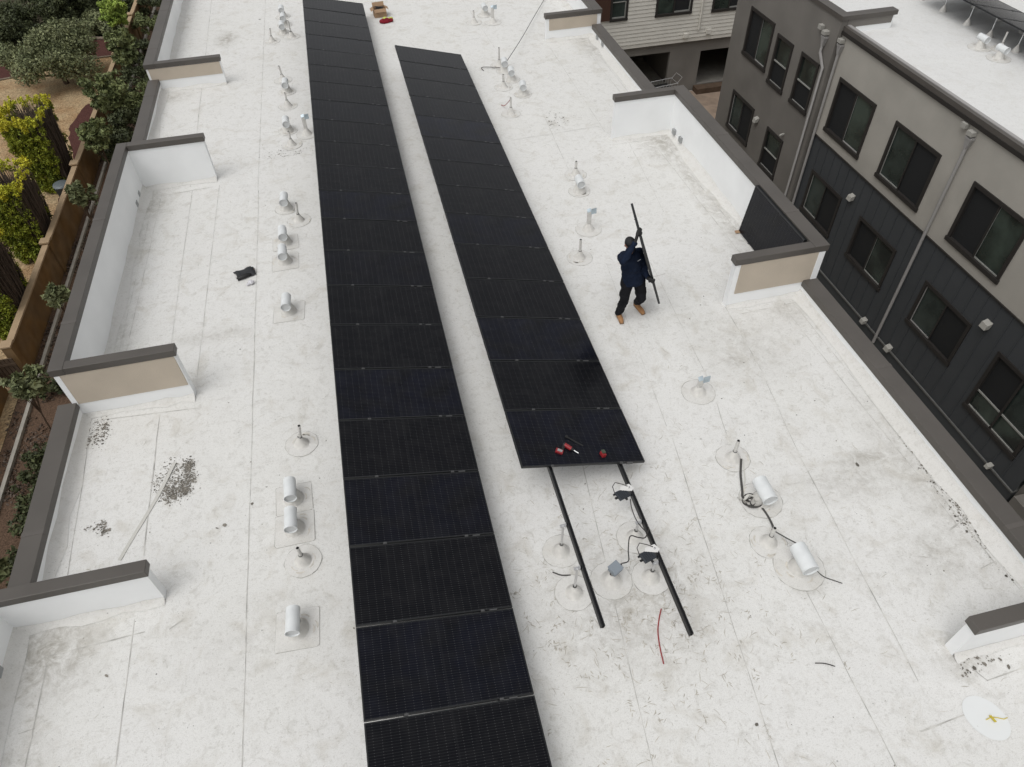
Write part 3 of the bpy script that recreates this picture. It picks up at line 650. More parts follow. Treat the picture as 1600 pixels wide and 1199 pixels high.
def standpipe(x, y, label, h=.42, r=.10, pr=.25, lean=(0, 0), pipe=.026):
    t = empty('vent_pipe', (x, y, 0), random.uniform(0, 6), label=label, cat='vent pipe', group='slim vent pipes on conical boots')
    p = MB().tube([(0, 0, .1), (lean[0], lean[1], h)], pipe, 12).build('pipe', M_pipe, t, smooth=True)
    MB().cone((lean[0], lean[1], h+.0005), (lean[0], lean[1], h+.003), pipe*.78, pipe*.78, 12).build('opening', M_hole, p)
    smear(t, pr)
    boot((0, 0, 0), r, t, pr=pr); MB().cone((lean[0]*.22, lean[1]*.22, h*.0+.165), (lean[0]*.25, lean[1]*.25, .180), pipe+.007, pipe+.007, 14).build('clamp_band', M_clamp, t)
    return t
def bracket(x, y, label, h=.47, rz=0):
    t = empty('sheet_metal_standoff', (x, y, 0), rz, label=label, cat='bracket', group='galvanised standoff brackets')
    MB().box((-.045, -.02, .08), (.045, -.016, h)).box((-.045, -.016, .08), (-.041, .02, h)).box((.041, -.016, .08), (.045, .02, h)).build('channel', M_pipe, t, bevel=.001)
    MB().add([(.03, -.03, h-.06), (.14, -.03, h-.05), (.14, -.02, h+.07), (.03, -.02, h+.06), (.03, -.022, h-.06), (.14, -.022, h-.05), (.14, -.012, h+.07), (.03, -.012, h+.06)],
             [(0, 1, 2, 3), (7, 6, 5, 4), (0, 4, 5, 1), (1, 5, 6, 2), (2, 6, 7, 3), (3, 7, 4, 0)]).add([(-.05, -.025, h-.01), (.03, -.025, h+.005), (.03, .03, h+.06), (-.05, .03, h+.04)], [(0, 1, 2, 3)]).build('head_plate', M_galv, t)
    boot((0, 0, 0), .11, t, pr=.27, h=.13); return t
HV = [(-.85, -19.59, (.27, .27), 'white hooded vent alone on a square patch, nearest the bottom, left of the panels'),
      (-.85, -17.56, (.26, .25), 'white hooded vent, upper of the near touching pair on square patches'),
      (-.85, -18.08, (.27, .26), 'white hooded vent, lower of the near touching pair on square patches'),
      (-.85, -13.28, (.28, .27), 'white hooded vent alone on a square patch halfway up the left row'),
      (-.89, -11.02, (.26, .26), 'white hooded vent, upper one of the mid-roof pair on square patches'),
      (-.90, -11.69, (.26, .27), 'white hooded vent, lower one of the mid-roof pair on square patches'),
      (-.85, -9.72, None, 'white hooded vent on a round patch beside a slim pipe, above the mid-roof pair'),
      (-.76, -6.08, None, 'white hooded vent on a round patch between a slim pipe and a metal bracket'),
      (-.75, -3.78, None, 'white hooded vent between two slim pipes, left of the far part of the left row'),
      (-.80, .55, None, 'small far hooded vent, lowest of the three in a line at the top left'),
      (-.76, 1.25, None, 'small far hooded vent, middle of the three in a line at the top left'),
      (-.80, 2.0, None, 'small far hooded vent, top of the three in a line at the top left'),
      (5.55, -10.75, None, 'grey hooded vent beside a slim pipe up the roof from the worker'),
      (5.48, -5.74, None, 'grey hooded vent, lowest of the cluster of three by the thin wire'),
      (5.38, -4.78, None, 'grey hooded vent, middle of the cluster of three by the thin wire'),
      (5.33, -4.15, None, 'grey hooded vent, highest of the cluster of three, where the thin wire ends'),
      (5.65, .2, None, 'small far hooded vent at the top centre between a pipe and a bracket')]
for i, (x, y, sq, lab) in enumerate(HV):
    right = x > 3
    hood_vent(x, y, lab, sq, rz=random.uniform(-.05, .05)-(.12 if 12 <= i <= 15 else 0), L=.34 if not right else .30, pr=.24 if i > 5 else .28)
hood_vent(5.69, -19.22, 'large pale grey hooded vent beside the coiled dark strap', None, .105, .36, pr=.30, rz=-.02)
hood_vent(5.69, -20.32, 'large pale grey hooded vent on a round patch, lowest on the right roof half', None, .108, .37, pr=.33, rz=-.02)
for x, y, h, ln, lab in [(-.71, -16.54, .42, (-.05, .02), 'slim vent pipe alone on a round patch, left of the left row'), (-.75, -18.62, .38, (-.03, 0), 'slim vent pipe just below the near pair of hooded vents'),
                        (-.59, -10.26, .44, (-.04, 0), 'slim vent pipe leaning beside the round-patch hooded vent'), (-.85, -2.99, .40, (-.03, 0), 'slim vent pipe above the hooded vent between two pipes'),
                        (-.74, -4.66, .36, (0, 0), 'slim vent pipe below the hooded vent between two pipes'), (-.68, -6.85, .36, (0, 0), 'slim vent pipe just below the hooded vent by the metal bracket'),
                        (-.55, .2, .5, (-.06, 0), 'far slim pipe right of the line of three far hooded vents'), (-1.16, 0, .38, (-.04, 0), 'far slim pipe left of the line of three far hooded vents'),
                        (4.85, -13.09, .44, (0, 0), 'slim vent pipe near the right solar row, left of the worker'), (5.67, -10.06, .34, (0, 0), 'slim vent pipe right behind the grey hooded vent up the roof from the worker'),
                        (5.27, -3.75, .50, (0, 0), 'slim vent pipe behind the hooded vent where the thin wire ends'), (4.92, -6.73, .42, (0, 0), 'slim vent pipe with the short red cable at its top'),
                        (5.07, -5.18, .36, (0, 0), 'short vent pipe left of the middle hooded vent of the wire cluster'), (5.19, -.34, .36, (0, 0), 'small far slim pipe at the top centre'),
                        (5.63, -18.43, .42, (0, 0), 'slim vent pipe on a round patch above the large hooded vents'), (5.48, -19.87, .36, (0, 0), 'slim vent pipe between the two large hooded vents')]:
    standpipe(x, y, lab, h, lean=ln)
bracket(-.29, -6.39, 'galvanised bracket post close to the edge of the left solar row', .46)
bracket(5.67, -17.05, 'galvanised bracket on a round patch, right of the right row near end', .30)
bracket(5.31, -12.2, 'galvanised bracket with bent top plate, up and left of the worker', .44)
bracket(5.77, -.51, 'small far galvanised bracket at the top centre beside the far hooded vent', .46)
# junction box on its own boot between the rails
jb = empty('junction_box', (3.22, -19.9, 0), label='blue-grey electrical junction box on a white cone between the two rails', cat='junction box')
boot((0, 0, 0), .12, jb, pr=.27); MB().cone((0, 0, .14), (.02, 0, .25), .02, .02, 10).build('stub_pipe', M_pipe, jb)
MB().obox((.03, .0, .29), (.062, .028, .01), (-.028, .062, 0), (0, -.01, .045)).build('box_body', M_jbox, jb, bevel=.006)
MB().obox((.03, -.002, .341), (.068, .031, .01), (-.031, .068, 0), (0, 0, .005)).build('box_lid', M_jbox, jb, bevel=.003); MB().cone((.09, .03, .29), (.13, .05, .29), .018, .015, 10).build('cable_gland', M_toolblk, jb)
# microinverters on the right rail
def inverter(y, label, s=1.37):
    p = on2(s, y, -.07); t = empty('microinverter', p, .25, label=label, cat='inverter', group='microinverters on the bare rail')
    t.rotation_euler = (.1, T2*.7, .35)
    m = MB(); m.box((-.11, -.075, -.02), (.09, .07, .012)); m.build('case', M_inv, t, bevel=.01)
    m = MB(); [m.box((-.10+k*.03, -.06, .012), (-.088+k*.03, .055, .022)) for k in range(6)]; m.build('cooling_fins', M_inv, t)
    m = MB(); m.box((-.15, -.03, -.012), (-.11, .0, .006)).box((-.02, -.105, -.012), (.01, -.075, .006)).box((-.14, .03, -.012), (-.11, .055, .006)); m.build('connectors', M_toolblk, t)
    m = MB(); m.add([(-.02, .06, .016), (.13, -.03, .016), (.19, .0, .016), (.17, .085, .016), (.02, .10, .016), (-.02, .06, .024), (.13, -.03, .024), (.19, .0, .024), (.17, .085, .024), (.02, .10, .024)],
                    [(4, 3, 2, 1, 0), (5, 6, 7, 8, 9), (0, 1, 6, 5), (1, 2, 7, 6), (2, 3, 8, 7), (3, 4, 9, 8), (4, 0, 5, 9)]); m.build('mounting_plate', mat('white_metal_plate', (.75, .74, .72), .4), t)
    MB().cone((.12, .03, .024), (.12, .03, .05), .012, .012, 8).build('bolt', M_steel, t)
    a = Vector((-.10, .07, 0)); MB().tube([a, a+Vector((.0, .07, .05)), a+Vector((.08, .11, .05)), a+Vector((.17, .05, .03)), a+Vector((.22, -.01, .03))], .006, 6).build('lead', M_cable, t, smooth=True)
    return t
inverter(-18.9, 'dark microinverter clamped to the right rail close to the last solar panel')
inverter(-19.88, 'dark microinverter clamped to the right rail further down, nearer the rail ends')
def cable(name, pts, r, m, label, cat='cable', n=8, sub=6):
    P = [Vector(p) for p in pts]; out = []
    for i in range(len(P)-1):
        p0 = P[max(i-1, 0)]; p1 = P[i]; p2 = P[i+1]; p3 = P[min(i+2, len(P)-1)]
        for k in range(sub):
            t = k/sub; out.append(.5*((2*p1)+(p2-p0)*t+(2*p0-5*p1+4*p2-p3)*t*t+(-p0+3*p1-3*p2+p3)*t**3))
    out.append(P[-1]); return MB().tube(out, r, n).build(name, m, None, smooth='full', label=label, cat=cat)
cable('cable', [(3.36, -19.84, .29), (3.47, -19.8, .24), (3.52, -19.65, .24), (3.58, -19.52, .35), (3.66, -19.6, .42), (3.75, -19.62, .42), (3.84, -19.5, .43)], .008, M_cable, 'dark brown cable looping from the junction box to the lower microinverter')
cable('cable', [on2(1.44, -19.0, -.06), on2(1.42, -19.15, -.09), on2(1.43, -19.35, -.10), on2(1.47, -19.55, -.06), on2(1.48, -19.7, -.05)], .007, M_cable, 'black lead sagging along the right rail between the two microinverters')
cable('red_cable', [(3.71, -20.43, .012), (3.64, -20.54, .012), (3.56, -20.7, .012), (3.51, -20.9, .012), (3.48, -21.10, .012)], .008, M_redc, 'short red cable offcut lying on the roof between the rail ends')
cable('red_cable', [(4.78, -6.2, .01), (4.82, -6.4, .08), (4.88, -6.6, .25), (4.92, -6.73, .40)], .008, M_redc, 'short red cable rising to the top of a slim vent pipe on the far right')
cable('cable_offcut', [(2.50, -19.60, .01), (2.60, -19.67, .01), (2.72, -19.70, .01)], .008, M_cable, 'short dark cable offcut on the roof left of the left rail post', 'offcut')
cable('cable_offcut', [(5.25, -21.52, .008), (5.36, -21.55, .008), (5.46, -21.61, .008)], .006, M_cable, 'thin dark offcut lying alone at the lower right of the roof', 'offcut')
cable('thin_wire', [(5.40, -4.25, .33), (6.2, -2.6, .22), (7.0, -.9, .14), (7.9, 1.0, .05), (8.3, 1.9, .02)], .009, M_cable, 'long thin straight wire running up to the top edge from the vent cluster', 'wire')
cable('metal_rod', [(4.75, -4.0, .02), (4.72, -3.85, .03), (4.80, -3.82, .04), (5.1, -3.95, .05), (5.36, -4.1, .06)], .010, M_tape, 'dark hooked rod lying beside the vent where the thin wire ends', 'rod')
cable('cable', [(5.84, -20.45, .1), (5.93, -20.52, .02), (6.04, -20.60, .01), (6.12, -20.66, .01)], .006, M_tape, 'thin brown lead trailing off the lowest large hooded vent to the lower right')
# coil of strap by the big vent
cs = empty('strap_coil', (5.5, -19.2, 0), label='dark grey strap with a tangled coil beside the large hooded vents', cat='strap')
def ribbon(pts, wd, up):
    P = [Vector(p) for p in pts]; out = []
    for i in range(len(P)-1):
        p0 = P[max(i-1, 0)]; p1 = P[i]; p2 = P[i+1]; p3 = P[min(i+2, len(P)-1)]
        for k in range(5):
            t = k/5; out.append(.5*((2*p1)+(p2-p0)*t+(2*p0-5*p1+4*p2-p3)*t*t+(-p0+3*p1-3*p2+p3)*t**3))
    out.append(P[-1]); return MB().strip(out, wd, up=up)
ribbon([(.24, .72, .02), (.15, .55, .02), (.09, .42, .015), (.0, .18, .015), (-.04, .08, .015), (.02, -.02, .02)], .035, (0, 0, 1)).build('upper_strap', M_tape, cs)
ribbon([(.27, .70, .015), (.19, .52, .012), (.12, .34, .012), (.02, .2, .012)], .02, (0, 0, 1)).build('pale_strap', M_strapw, cs)
for k, (cx, cy, rr, zz, a0) in enumerate([(.02, .0, .10, .02, 0), (.10, -.06, .085, .03, 1), (.13, -.04, .06, .06, 2), (.05, -.07, .11, .045, 3)]):
    m = MB(); P = []
    for q in range(22): a = a0+2*math.pi*q/20; P.append((cx+rr*math.cos(a)*1.1, cy+rr*math.sin(a)*.85, zz+.02*math.sin(a+k)))
    vs = []; 
    for p in P: vs += [p, (p[0], p[1], p[2]+.045)]
    m.add(vs, [(2*i, 2*i+1, 2*i+3, 2*i+2) for i in range(len(P)-1)]); m.build('loop', M_tape if k != 2 else M_strapw, cs)
ribbon([(-.12, .1, .02), (-.06, .02, .05), (.02, .06, .08), (.08, .0, .1), (.1, -.08, .06)], .035, (.3, 0, 1)).build('twisted_end', M_strapw, cs)
ribbon([(.14, -.12, .02), (.16, -.3, .015), (.14, -.48, .03), (.07, -.56, .10)], .032, (0, 0, 1)).build('lower_strap', M_tape, cs)
ribbon([(.06, -.60, .15), (.18, -.72, .12), (.30, -.84, .10)], .026, (0, .3, 1)).build('end_strap', M_tape, cs)
# ------------------------------------------------------------------ tools on the last panel
dr = empty('cordless_drill', on2(.72, -18.10, .035), label='red and black cordless drill lying on the last panel of the right row', cat='drill')
dr.rotation_euler = (0, T2, .72)
MB().cone((.02, .0, .0), (.13, 0, 0), .034, .030, 16).build('motor_body', M_toolred, dr, smooth=True)
MB().cone((.13, 0, 0), (.175, 0, 0), .026, .018, 14).build('chuck', M_toolblk, dr, smooth=True)
MB().cone((.175, 0, 0), (.25, 0, 0), .009, .009, 10).build('socket_bit', M_steel, dr, smooth=True)
MB().obox((.03, -.07, -.0), (.018, .006, 0), (-.012, .055, 0), (0, 0, .017)).build('handle', M_toolblk, dr, bevel=.006)
MB().obox((.01, -.15, .0), (.052, .012, 0), (-.008, .032, 0), (0, 0, .032)).build('battery_pack', M_toolred, dr, bevel=.006)
MB().obox((.012, -.145, .0335), (.035, .008, 0), (-.004, .018, 0), (0, 0, .003)).build('battery_label', mat('grey_label', (.3, .3, .3)), dr)
MB().cone((.0, 0, 0), (.022, 0, 0), .028, .034, 16).build('rear_cap', M_toolblk, dr, smooth=True)
dr.location = on2(.70, -18.06, .035)
dr.rotation_euler = (0, T2, -.75)
tb = empty('tool_battery', on2(1.25, -18.27, .0), label='small red and black battery standing on the last panel, right of the drill', cat='battery'); tb.rotation_euler = (0, T2, .2)
MB().obox((0, 0, .03), (.03, 0, 0), (0, .045, 0), (0, 0, .03)).build('battery_case', M_toolred, tb, bevel=.006); MB().obox((0, .01, .072), (.024, 0, 0), (0, .03, 0), (0, 0, .013)).build('battery_terminal', mat('olive_terminal', (.06, .075, .05)), tb, bevel=.003)
wr = empty('wrench', on2(.80, -17.91, .012), label='black long-handled wrench lying above the drill on the last panel', cat='wrench'); wr.rotation_euler = (0, T2, -.70)
MB().obox((.14, 0, 0), (.13, 0, 0), (0, .011, 0), (0, 0, .007)).build('handle', M_toolblk, wr, bevel=.003); MB().cone((0, 0, -.008), (0, 0, .012), .024, .024, 12).build('head', M_toolblk, wr)
# ------------------------------------------------------------------ leaning panels in the corner
for k in range(3):
    o = place_panel(8.12+.045*k, -15.0, .03+.0*k, 0, ['front black solar panel of the leaning stack behind the tan cross wall', 'second panel of the leaning stack, just behind the front one', 'rearmost panel of the leaning stack, against the white parapet', 'fourth panel of the leaning stack by the parapet', 'rearmost panel of the leaning stack, against the white parapet'][k], 'solar panels leaning against the parapet')
    # long side along y, short side up, cells facing -x
    lean = math.radians(7)
    ex = Vector((0, 1, 0)); ey = Vector((math.sin(lean), 0, math.cos(lean)))
    ez = Vector((-math.cos(lean), 0, math.sin(lean)))
    if ex.cross(ey).dot(ez) < 0: ex = -ex
    top = Vector((8.265+.042*k, (-14.95 if ex.y > 0 else -14.95+TW), .02))+ey*PD
    R = Matrix((ex, ey, ez)).transposed(); o.matrix_world = Matrix.Translation(top) @ R.to_4x4()
# ------------------------------------------------------------------ small things on the roof
bx = empty('cardboard_box', (2.33, 1.15, 0), .08, label='open brown cardboard box beside the far end of the left row', cat='box')
m = MB(); m.box((-.2, -.16, .004), (.2, .16, .012)); m.box((-.2, -.16, .012), (.2, -.152, .26)); m.box((-.2, .152, .012), (.2, .16, .26)); m.box((-.2, -.152, .012), (-.192, .152, .26)); m.box((.192, -.152, .012), (.2, .152, .26)); m.build('box_body', M_card, bx)
for s in (-1, 1):
    MB().add([(s*.2, -.15, .26), (s*.2, .15, .26), (s*.29, .15, .21), (s*.29, -.15, .21)], [(0, 1, 2, 3)]).build('flap', M_card, bx)
MB().add([(-.19, -.16, .26), (.19, -.16, .26), (.19, -.235, .18), (-.19, -.235, .18)], [(0, 1, 2, 3)]).build('flap', M_card, bx)
MB().add([(-.19, .16, .26), (.19, .16, .26), (.19, .22, .36), (-.19, .22, .36)], [(0, 1, 2, 3)]).build('flap', M_card, bx)
ct = MB(); [ct.tube([(random.uniform(-.15, .15), random.uniform(-.11, .11), random.uniform(.1, .28)) for _ in range(4)], .016, 6) for _ in range(14)]; ct.build('hardware_pile', M_toolblk, None, loc=(2.33, 1.15, 0), label='dark hardware heaped inside the open cardboard box', cat='hardware')
def lumps(c, spec, m, name, label, cat, seed=1):
    me = MB(); R = random.Random(seed)
    for (dx, dy, dz, rx, ry, rz) in spec: me.ell((dx, dy, dz), rx, ry, rz, 14, 9)
    o = me.build(name, m, None, smooth='full', loc=c, label=label, cat=cat)
    rm = o.modifiers.new('r', 'REMESH'); rm.mode = 'VOXEL'; rm.voxel_size = .012; rm.use_smooth_shade = True
    tx = bpy.data.textures.new(name, 'CLOUDS'); tx.noise_scale = .07; d = o.modifiers.new('d', 'DISPLACE'); d.texture = tx; d.strength = .05; d.mid_level = .5
    return o
lumps((2.47, .50, 0), [(-.12, 0, .05, .11, .10, .06), (.02, .0, .06, .10, .10, .07), (.13, .02, .05, .09, .08, .06), (-.05, -.05, .04, .14, .06, .05)], M_redbag, 'red_vest', 'crumpled dark red cloth bundle on the roof in front of the cardboard box', 'cloth')
lumps((2.53, .66, 0), [(-.08, .03, .05, .09, .07, .05), (.09, 0, .05, .09, .06, .05)], M_hivis, 'hi_vis_vest', 'pale yellow-green vest lying behind the dark red bundle', 'vest', 2)
bg_ = empty('tool_pouch', (-1.71, -11.89, 0), .35, label='folded black tool pouch lying on the roof left of the left row', cat='pouch')
def crumple(verts, faces, m, name, par, th=.008):
    o = MB().add(verts, faces).build(name, m, par, smooth='full'); s = o.modifiers.new('s', 'SOLIDIFY'); s.thickness = th; return o
nx, ny = 12, 6; V = []; 
for j in range(ny):
    for i in range(nx):
        u = i/(nx-1); v = j/(ny-1)
        zz = .03+.08*math.exp(-((u-.42)/.10)**2)+.06*math.exp(-((u-.72)/.08)**2)+.015*math.sin(9*v+4*u)
        V.append((-.17+.36*v+.03*math.sin(3*u), .14-.30*u, zz))
crumple(V, [(j*nx+i, j*nx+i+1, (j+1)*nx+i+1, (j+1)*nx+i) for j in range(ny-1) for i in range(nx-1)], mat('black_fabric', (.028, .03, .033), .7, var=.3, vscale=10), 'folded_flap', bg_)
MB().ell((-.03, -.12, .045), .15, .055, .045, 12, 8).build('pouch_roll', M_toolblk, bg_, smooth='full'); MB().tube([(.1, -.1, .03), (.2, -.06, .03), (.22, .0, .05)], .015, 6).build('strap_end', mat('brown_leather', (.08, .045, .03), .6), bg_)
lumps((-1.56, -12.25, 0), [(0, 0, .045, .06, .05, .045), (-.06, -.04, .03, .03, .03, .03), (.03, .03, .05, .04, .03, .04)], M_cup, 'crumpled_cup', 'small crumpled clear plastic lump beside the black tool pouch', 'litter', 3)
MB().add([(-.05, -.045, .012), (.045, -.05, .012), (.055, .04, .02), (-.04, .045, .014), (-.05, -.045, .018), (.045, -.05, .018), (.055, .04, .026), (-.04, .045, .02)], [(3, 2, 1, 0), (4, 5, 6, 7), (0, 1, 5, 4), (1, 2, 6, 5), (2, 3, 7, 6), (3, 0, 4, 7)]).build('cardboard_scrap', M_card, None, loc=(8.22, -13.1, 0.005), label='small square scrap of brown cardboard near the right parapet', cat='cardboard scrap')
# long pale strip peeling off
st = ribbon([(-2.62, -16.45, .03), (-2.68, -16.62, .02), (-2.80, -16.98, .012), (-2.95, -17.35, .012), (-3.08, -17.65, .01), (-3.22, -18.0, .01)], .05, (0, 0, 1))
o = st.build('membrane_strip', M_strapw, None, label='long pale loose membrane strip lying across the dark dirt patch at left', cat='strip'); q = o.modifiers.new('s', 'SOLIDIFY'); q.thickness = .006
# fresh coating oval with yellow tag
P = []
for k in range(48):
    a = 2*math.pi*k/48; P.append((math.cos(a), math.sin(a)))
def blob(cx, cy, rx, ry, ang, z):
    return [(cx+rx*x*math.cos(ang)-ry*y*math.sin(ang), cy+rx*x*math.sin(ang)+ry*y*math.cos(ang), z) for x, y in P]
MB().poly(blob(6.81, -22.54, .215, .26, .45, .0062)).build('coating_patch', M_patchnew, None, label='bright fresh white oval coating patch at the lower right corner', cat='coating patch')
yt = empty('yellow_tag', (6.86, -22.57, 0), label='small yellow cable tag with string lying on the bright white oval', cat='tag')
MB().obox((0, 0, .03), (.011, -.002, 0), (0, .04, -.01), (0, 0, .008)).build('tag_body', M_yellow, yt); MB().tube([(-.07, .01, .012), (0, .02, .03), (.07, .0, .012), (.13, -.03, .010), (.18, -.025, .01)], .005, 5).build('string', M_yellow, yt)
# debris and scuffs
def flake(mb, x, y, s, z):
    n = random.randint(5, 7); a0 = random.uniform(0, 6); el = random.uniform(.5, 1)
    ca, sa = math.cos(a0), math.sin(a0); V = []
    for k in range(n):
        a = 2*math.pi*k/n; r = s*random.uniform(.55, 1.2); px, py = r*math.cos(a), r*el*math.sin(a)
        V.append((x+px*ca-py*sa, y+px*sa+py*ca, z+random.uniform(0, .003)))
    mb.poly(V)
def patch(cx, cy, rx, ry, n, s, label, ang=0, ragged=.75):
    mb = MB(); R = RS
    cen = [(R.uniform(-.75, .75), R.uniform(-.75, .75), R.uniform(.1, .42)) for _ in range(11)]
    for _ in range(n):
        c = cen[R.randint(11)]; u = c[0]+R.normal()*c[2]*.85; v = c[1]+R.normal()*c[2]*.85
        if u*u+v*v > 1.9: continue
        px = u*rx; py = v*ry; flake(mb, px*math.cos(ang)-py*math.sin(ang), px*math.sin(ang)+py*math.cos(ang), s*R.choice((.3, .5, .8, 1.2), p=(.35, .35, .2, .1)), .0052+.0006*R.rand())
    mb.build('dirt_patch', M_debris, None, loc=(cx, cy, 0), label=label, cat='dirt patch', kind='stuff')
patch(-2.54, -16.75, .30, .38, 2600, .014, 'largest dark flaky dirt patch, under the loose pale strip at left', .2)
patch(-3.88, -15.6, .20, .40, 300, .018, 'flaky dirt trail near the tan cross wall at left')
patch(-3.58, -17.42, .15, .18, 180, .016, 'small flaky dirt patch between the strip and the low left coping', .5)
patch(-.9, -7.25, .55, .22, 130, .018, 'dark crumbs scattered below the pipe and metal bracket on the left')
patch(8.24, -20.0, .09, 1.1, 190, .018, 'line of dark flakes along the low right parapet')
patch(5.9, -7.3, .35, .5, 90, .020, 'dark crumbs near the right side cross wall, far half')
patch(7.15, -21.98, .35, .14, 40, .026, 'dark crumbs at the foot of the nearest right cross wall')
mb = MB()
for _ in range(900):
    x, y = random.uniform(-4.0, 8.3), random.uniform(-23.6, 4); k = math.sin(x*1.7+y*.6)+math.sin(y*1.1-x*.8)
    if k < random.uniform(-1.4, 1.6): continue
    flake(mb, x, y, random.choice((.004, .006, .006, .009, .014)), .0052)
for x, y, s in ((-1.83, -17.77, .035), (-1.93, -17.8, .035), (-3.15, -19.63, .035), (7.36, -19.0, .045), (-1.45, -17.5, .03), (4.25, -22.0, .025), (-.15, -19.75, .022), (5.45, -11.75, .02), (7.2, -22.0, .04), (7.45, -22.1, .03), (-1.55, 2, .05)): flake(mb, x, y, s, .0055)
mb.build('roof_debris', M_debris, None, kind='stuff', label='tiny dark crumbs and leaf bits scattered all over the white roof', cat='debris')
mb = MB()
def scuff(x, y, L, wd):
    a = random.uniform(0, 6.28); cv = random.uniform(-3, 3); P = []; W = []
    for k in range(6):
        t = k/5; P.append((x, y, .0035)); W.append(wd*(.3+math.sin(math.pi*t))); x += math.cos(a)*L/5; y += math.sin(a)*L/5; a += cv*L/5*3
    mb.strip(P, W)
for _ in range(1100):
    r = random.random()
    if r < .55: x, y = random.gauss(3.6, .95), random.gauss(-20.1, 1.0)
    elif r < .8: x, y = random.gauss(5.2, 1.6), random.gauss(-17.5, 2.6)
    else: x, y = random.uniform(-4, 8.2), random.uniform(-23.5, 2)
    if not (-4 < x < 8.2): continue
    scuff(x, y, random.uniform(.02, .15), random.uniform(.0015, .006))
for _ in range(110):      # heel prints: little rings of strokes
    x, y = (random.gauss(3.4, .9), random.gauss(-20.4, .9)); n = random.randint(3, 6); a = random.uniform(0, 6)
    for k in range(n): scuff(x+.03*k*math.cos(a), y+.03*k*math.sin(a), .05, .007)
mb.build('scuff_marks', M_scuff, None, kind='stuff', label='faint brown boot scuffs on the white roof around the rails', cat='scuff marks')
# ------------------------------------------------------------------ neighbour building
nb = empty('neighbouring_building', (14.9, -12, G), label='three-storey apartment building across the alley with beige stucco above charcoal siding', cat='building')
nb_o = Vector((14.9, -12, G))
def nbuild(mb, name, m, parent=nb, **k):
    mb.v = [(x-nb_o.x, y-nb_o.y, z-nb_o.z) for x, y, z in mb.v]; return mb.build(name, m, parent, **k)
def wall_x(mb, X, y0, y1, z0, z1, holes, depth):
    """facade in the plane x=X facing -x, with rectangular holes and their reveals"""
    ys = sorted({y0, y1, *[h[0] for h in holes], *[h[1] for h in holes]}); zs = sorted({z0, z1, *[h[2] for h in holes], *[h[3] for h in holes]})
    ys = [v for v in ys if y0 <= v <= y1]; zs = [v for v in zs if z0 <= v <= z1]
    for i in range(len(ys)-1):
        for j in range(len(zs)-1):
            cy, cz = (ys[i]+ys[i+1])/2, (zs[j]+zs[j+1])/2
            if any(h[0] < cy < h[1] and h[2] < cz < h[3] for h in holes): continue
            mb.add([(X, ys[i], zs[j]), (X, ys[i+1], zs[j]), (X, ys[i+1], zs[j+1]), (X, ys[i], zs[j+1])], [(0, 3, 2, 1)])
    for a, b, c, d in holes:
        if c >= z1 or d <= z0 or a >= y1 or b <= y0: continue
        D = X+depth
        for q in ([(X, a, c), (D, a, c), (D, b, c), (X, b, c)], [(X, a, d), (X, b, d), (D, b, d), (D, a, d)], [(X, a, c), (X, a, d), (D, a, d), (D, a, c)], [(X, b, c), (D, b, c), (D, b, d), (X, b, d)]): mb.add(q, [(0, 1, 2, 3)])
WIN_U = [(-7.92, -6.12, -2.11, -.55, 'h'), (-10.72, -8.88, -2.11, -.55, 'h'), (-13.82, -11.99, -2.11, -.55, 'h'), (-17.2, -15.4, -2.11, -.55, 'h')]
WIN_L = [(-7.86, -6.15, -4.88, -3.49, 'h'), (-10.66, -8.90, -4.83, -3.47, 'h'), (-13.82, -12.03, -4.84, -3.47, 'h'), (-16.6, -14.82, -5.32, -3.46, 't')]
WIN_G = [(-2.31, -.68, -1.89, -.38, 'h'), (-3.62, -2.64, -2.08, -.56, 'v'), (-5.17, -4.18, -2.07, -.55, 'v'), (-2.26, -.60, -4.63, -3.28, 'h'), (-4.41, -3.34, -4.79, -3.39, 'v')]
XT, XG, YE, YF = 14.9, 14.75, -5.6, .39
m = MB(); wall_x(m, XT, -30, YE, -2.44, .58, [h[:4] for h in WIN_U], .09); nbuild(m, 'upper_facade', M_stucco_n)
m = MB(); wall_x(m, XT+.01, -17.1, YE, -6.05, -2.46, [h[:4] for h in WIN_L], .09)
y = YE-.12
while y > -17.05:
    zs = [(-6.05, -2.46)]
    for h in WIN_L:
        if h[0]-.03 < y < h[1]+.03: zs = [(-6.05, h[2]-.05), (h[3]+.05, -2.46)]
    for a, b in zs: m.box((XT-.006, y-.014, a+.02), (XT+.012, y+.014, b-.02))
    y -= .405
nbuild(m, 'charcoal_siding', M_siding)
nbuild(MB().box((XT-.035, -30, -2.475), (XT+.05, YE, -2.44)), 'belt_trim', M_wframe)
nbuild(MB().box((XT-.03, -17.1, -6.10), (XT+.3, YE, -6.052)), 'bottom_trim', M_trim)
m = MB(); wall_x(m, XG, YE, YF, G, .87, [h[:4] for h in WIN_G], .10)
m.add([(XG, YE, G), (XG+.5, YE, G), (XG+.5, YE, .87), (XG, YE, .87)], [(0, 1, 2, 3)]); m.add([(XG, YF, G), (30, YF, G), (30, YF, .87), (XG, YF, .87)], [(3, 2, 1, 0)])
nbuild(m, 'grey_facade', M_stucco_g)
nbuild(MB().box((XT, YE+.005, .5), (16.4, YE+.22, .87)), 'cross_wall', M_white)
nbuild(MB().box((XT+.05, YE-.012, .66), (16.35, YE+.003, .865)), 'cross_wall_face', M_stucco_g)
nbuild(MB().box((XG-.035, YE-.04, .87), (16.45, YE+.25, .99)).box((XG-.035, YE+.25, .87), (XG+.25, YF+.04, .99)), 'grey_coping', M_cope)
nbuild(MB().box((XG+.01, YE+.22, .5), (XG+.22, YF-.01, .868)), 'inner_parapet', M_white)
nbuild(MB().box((XT-.04, -30, .54), (XT+.06, YE-.012, .715)), 'roof_edge_fascia', M_cope)
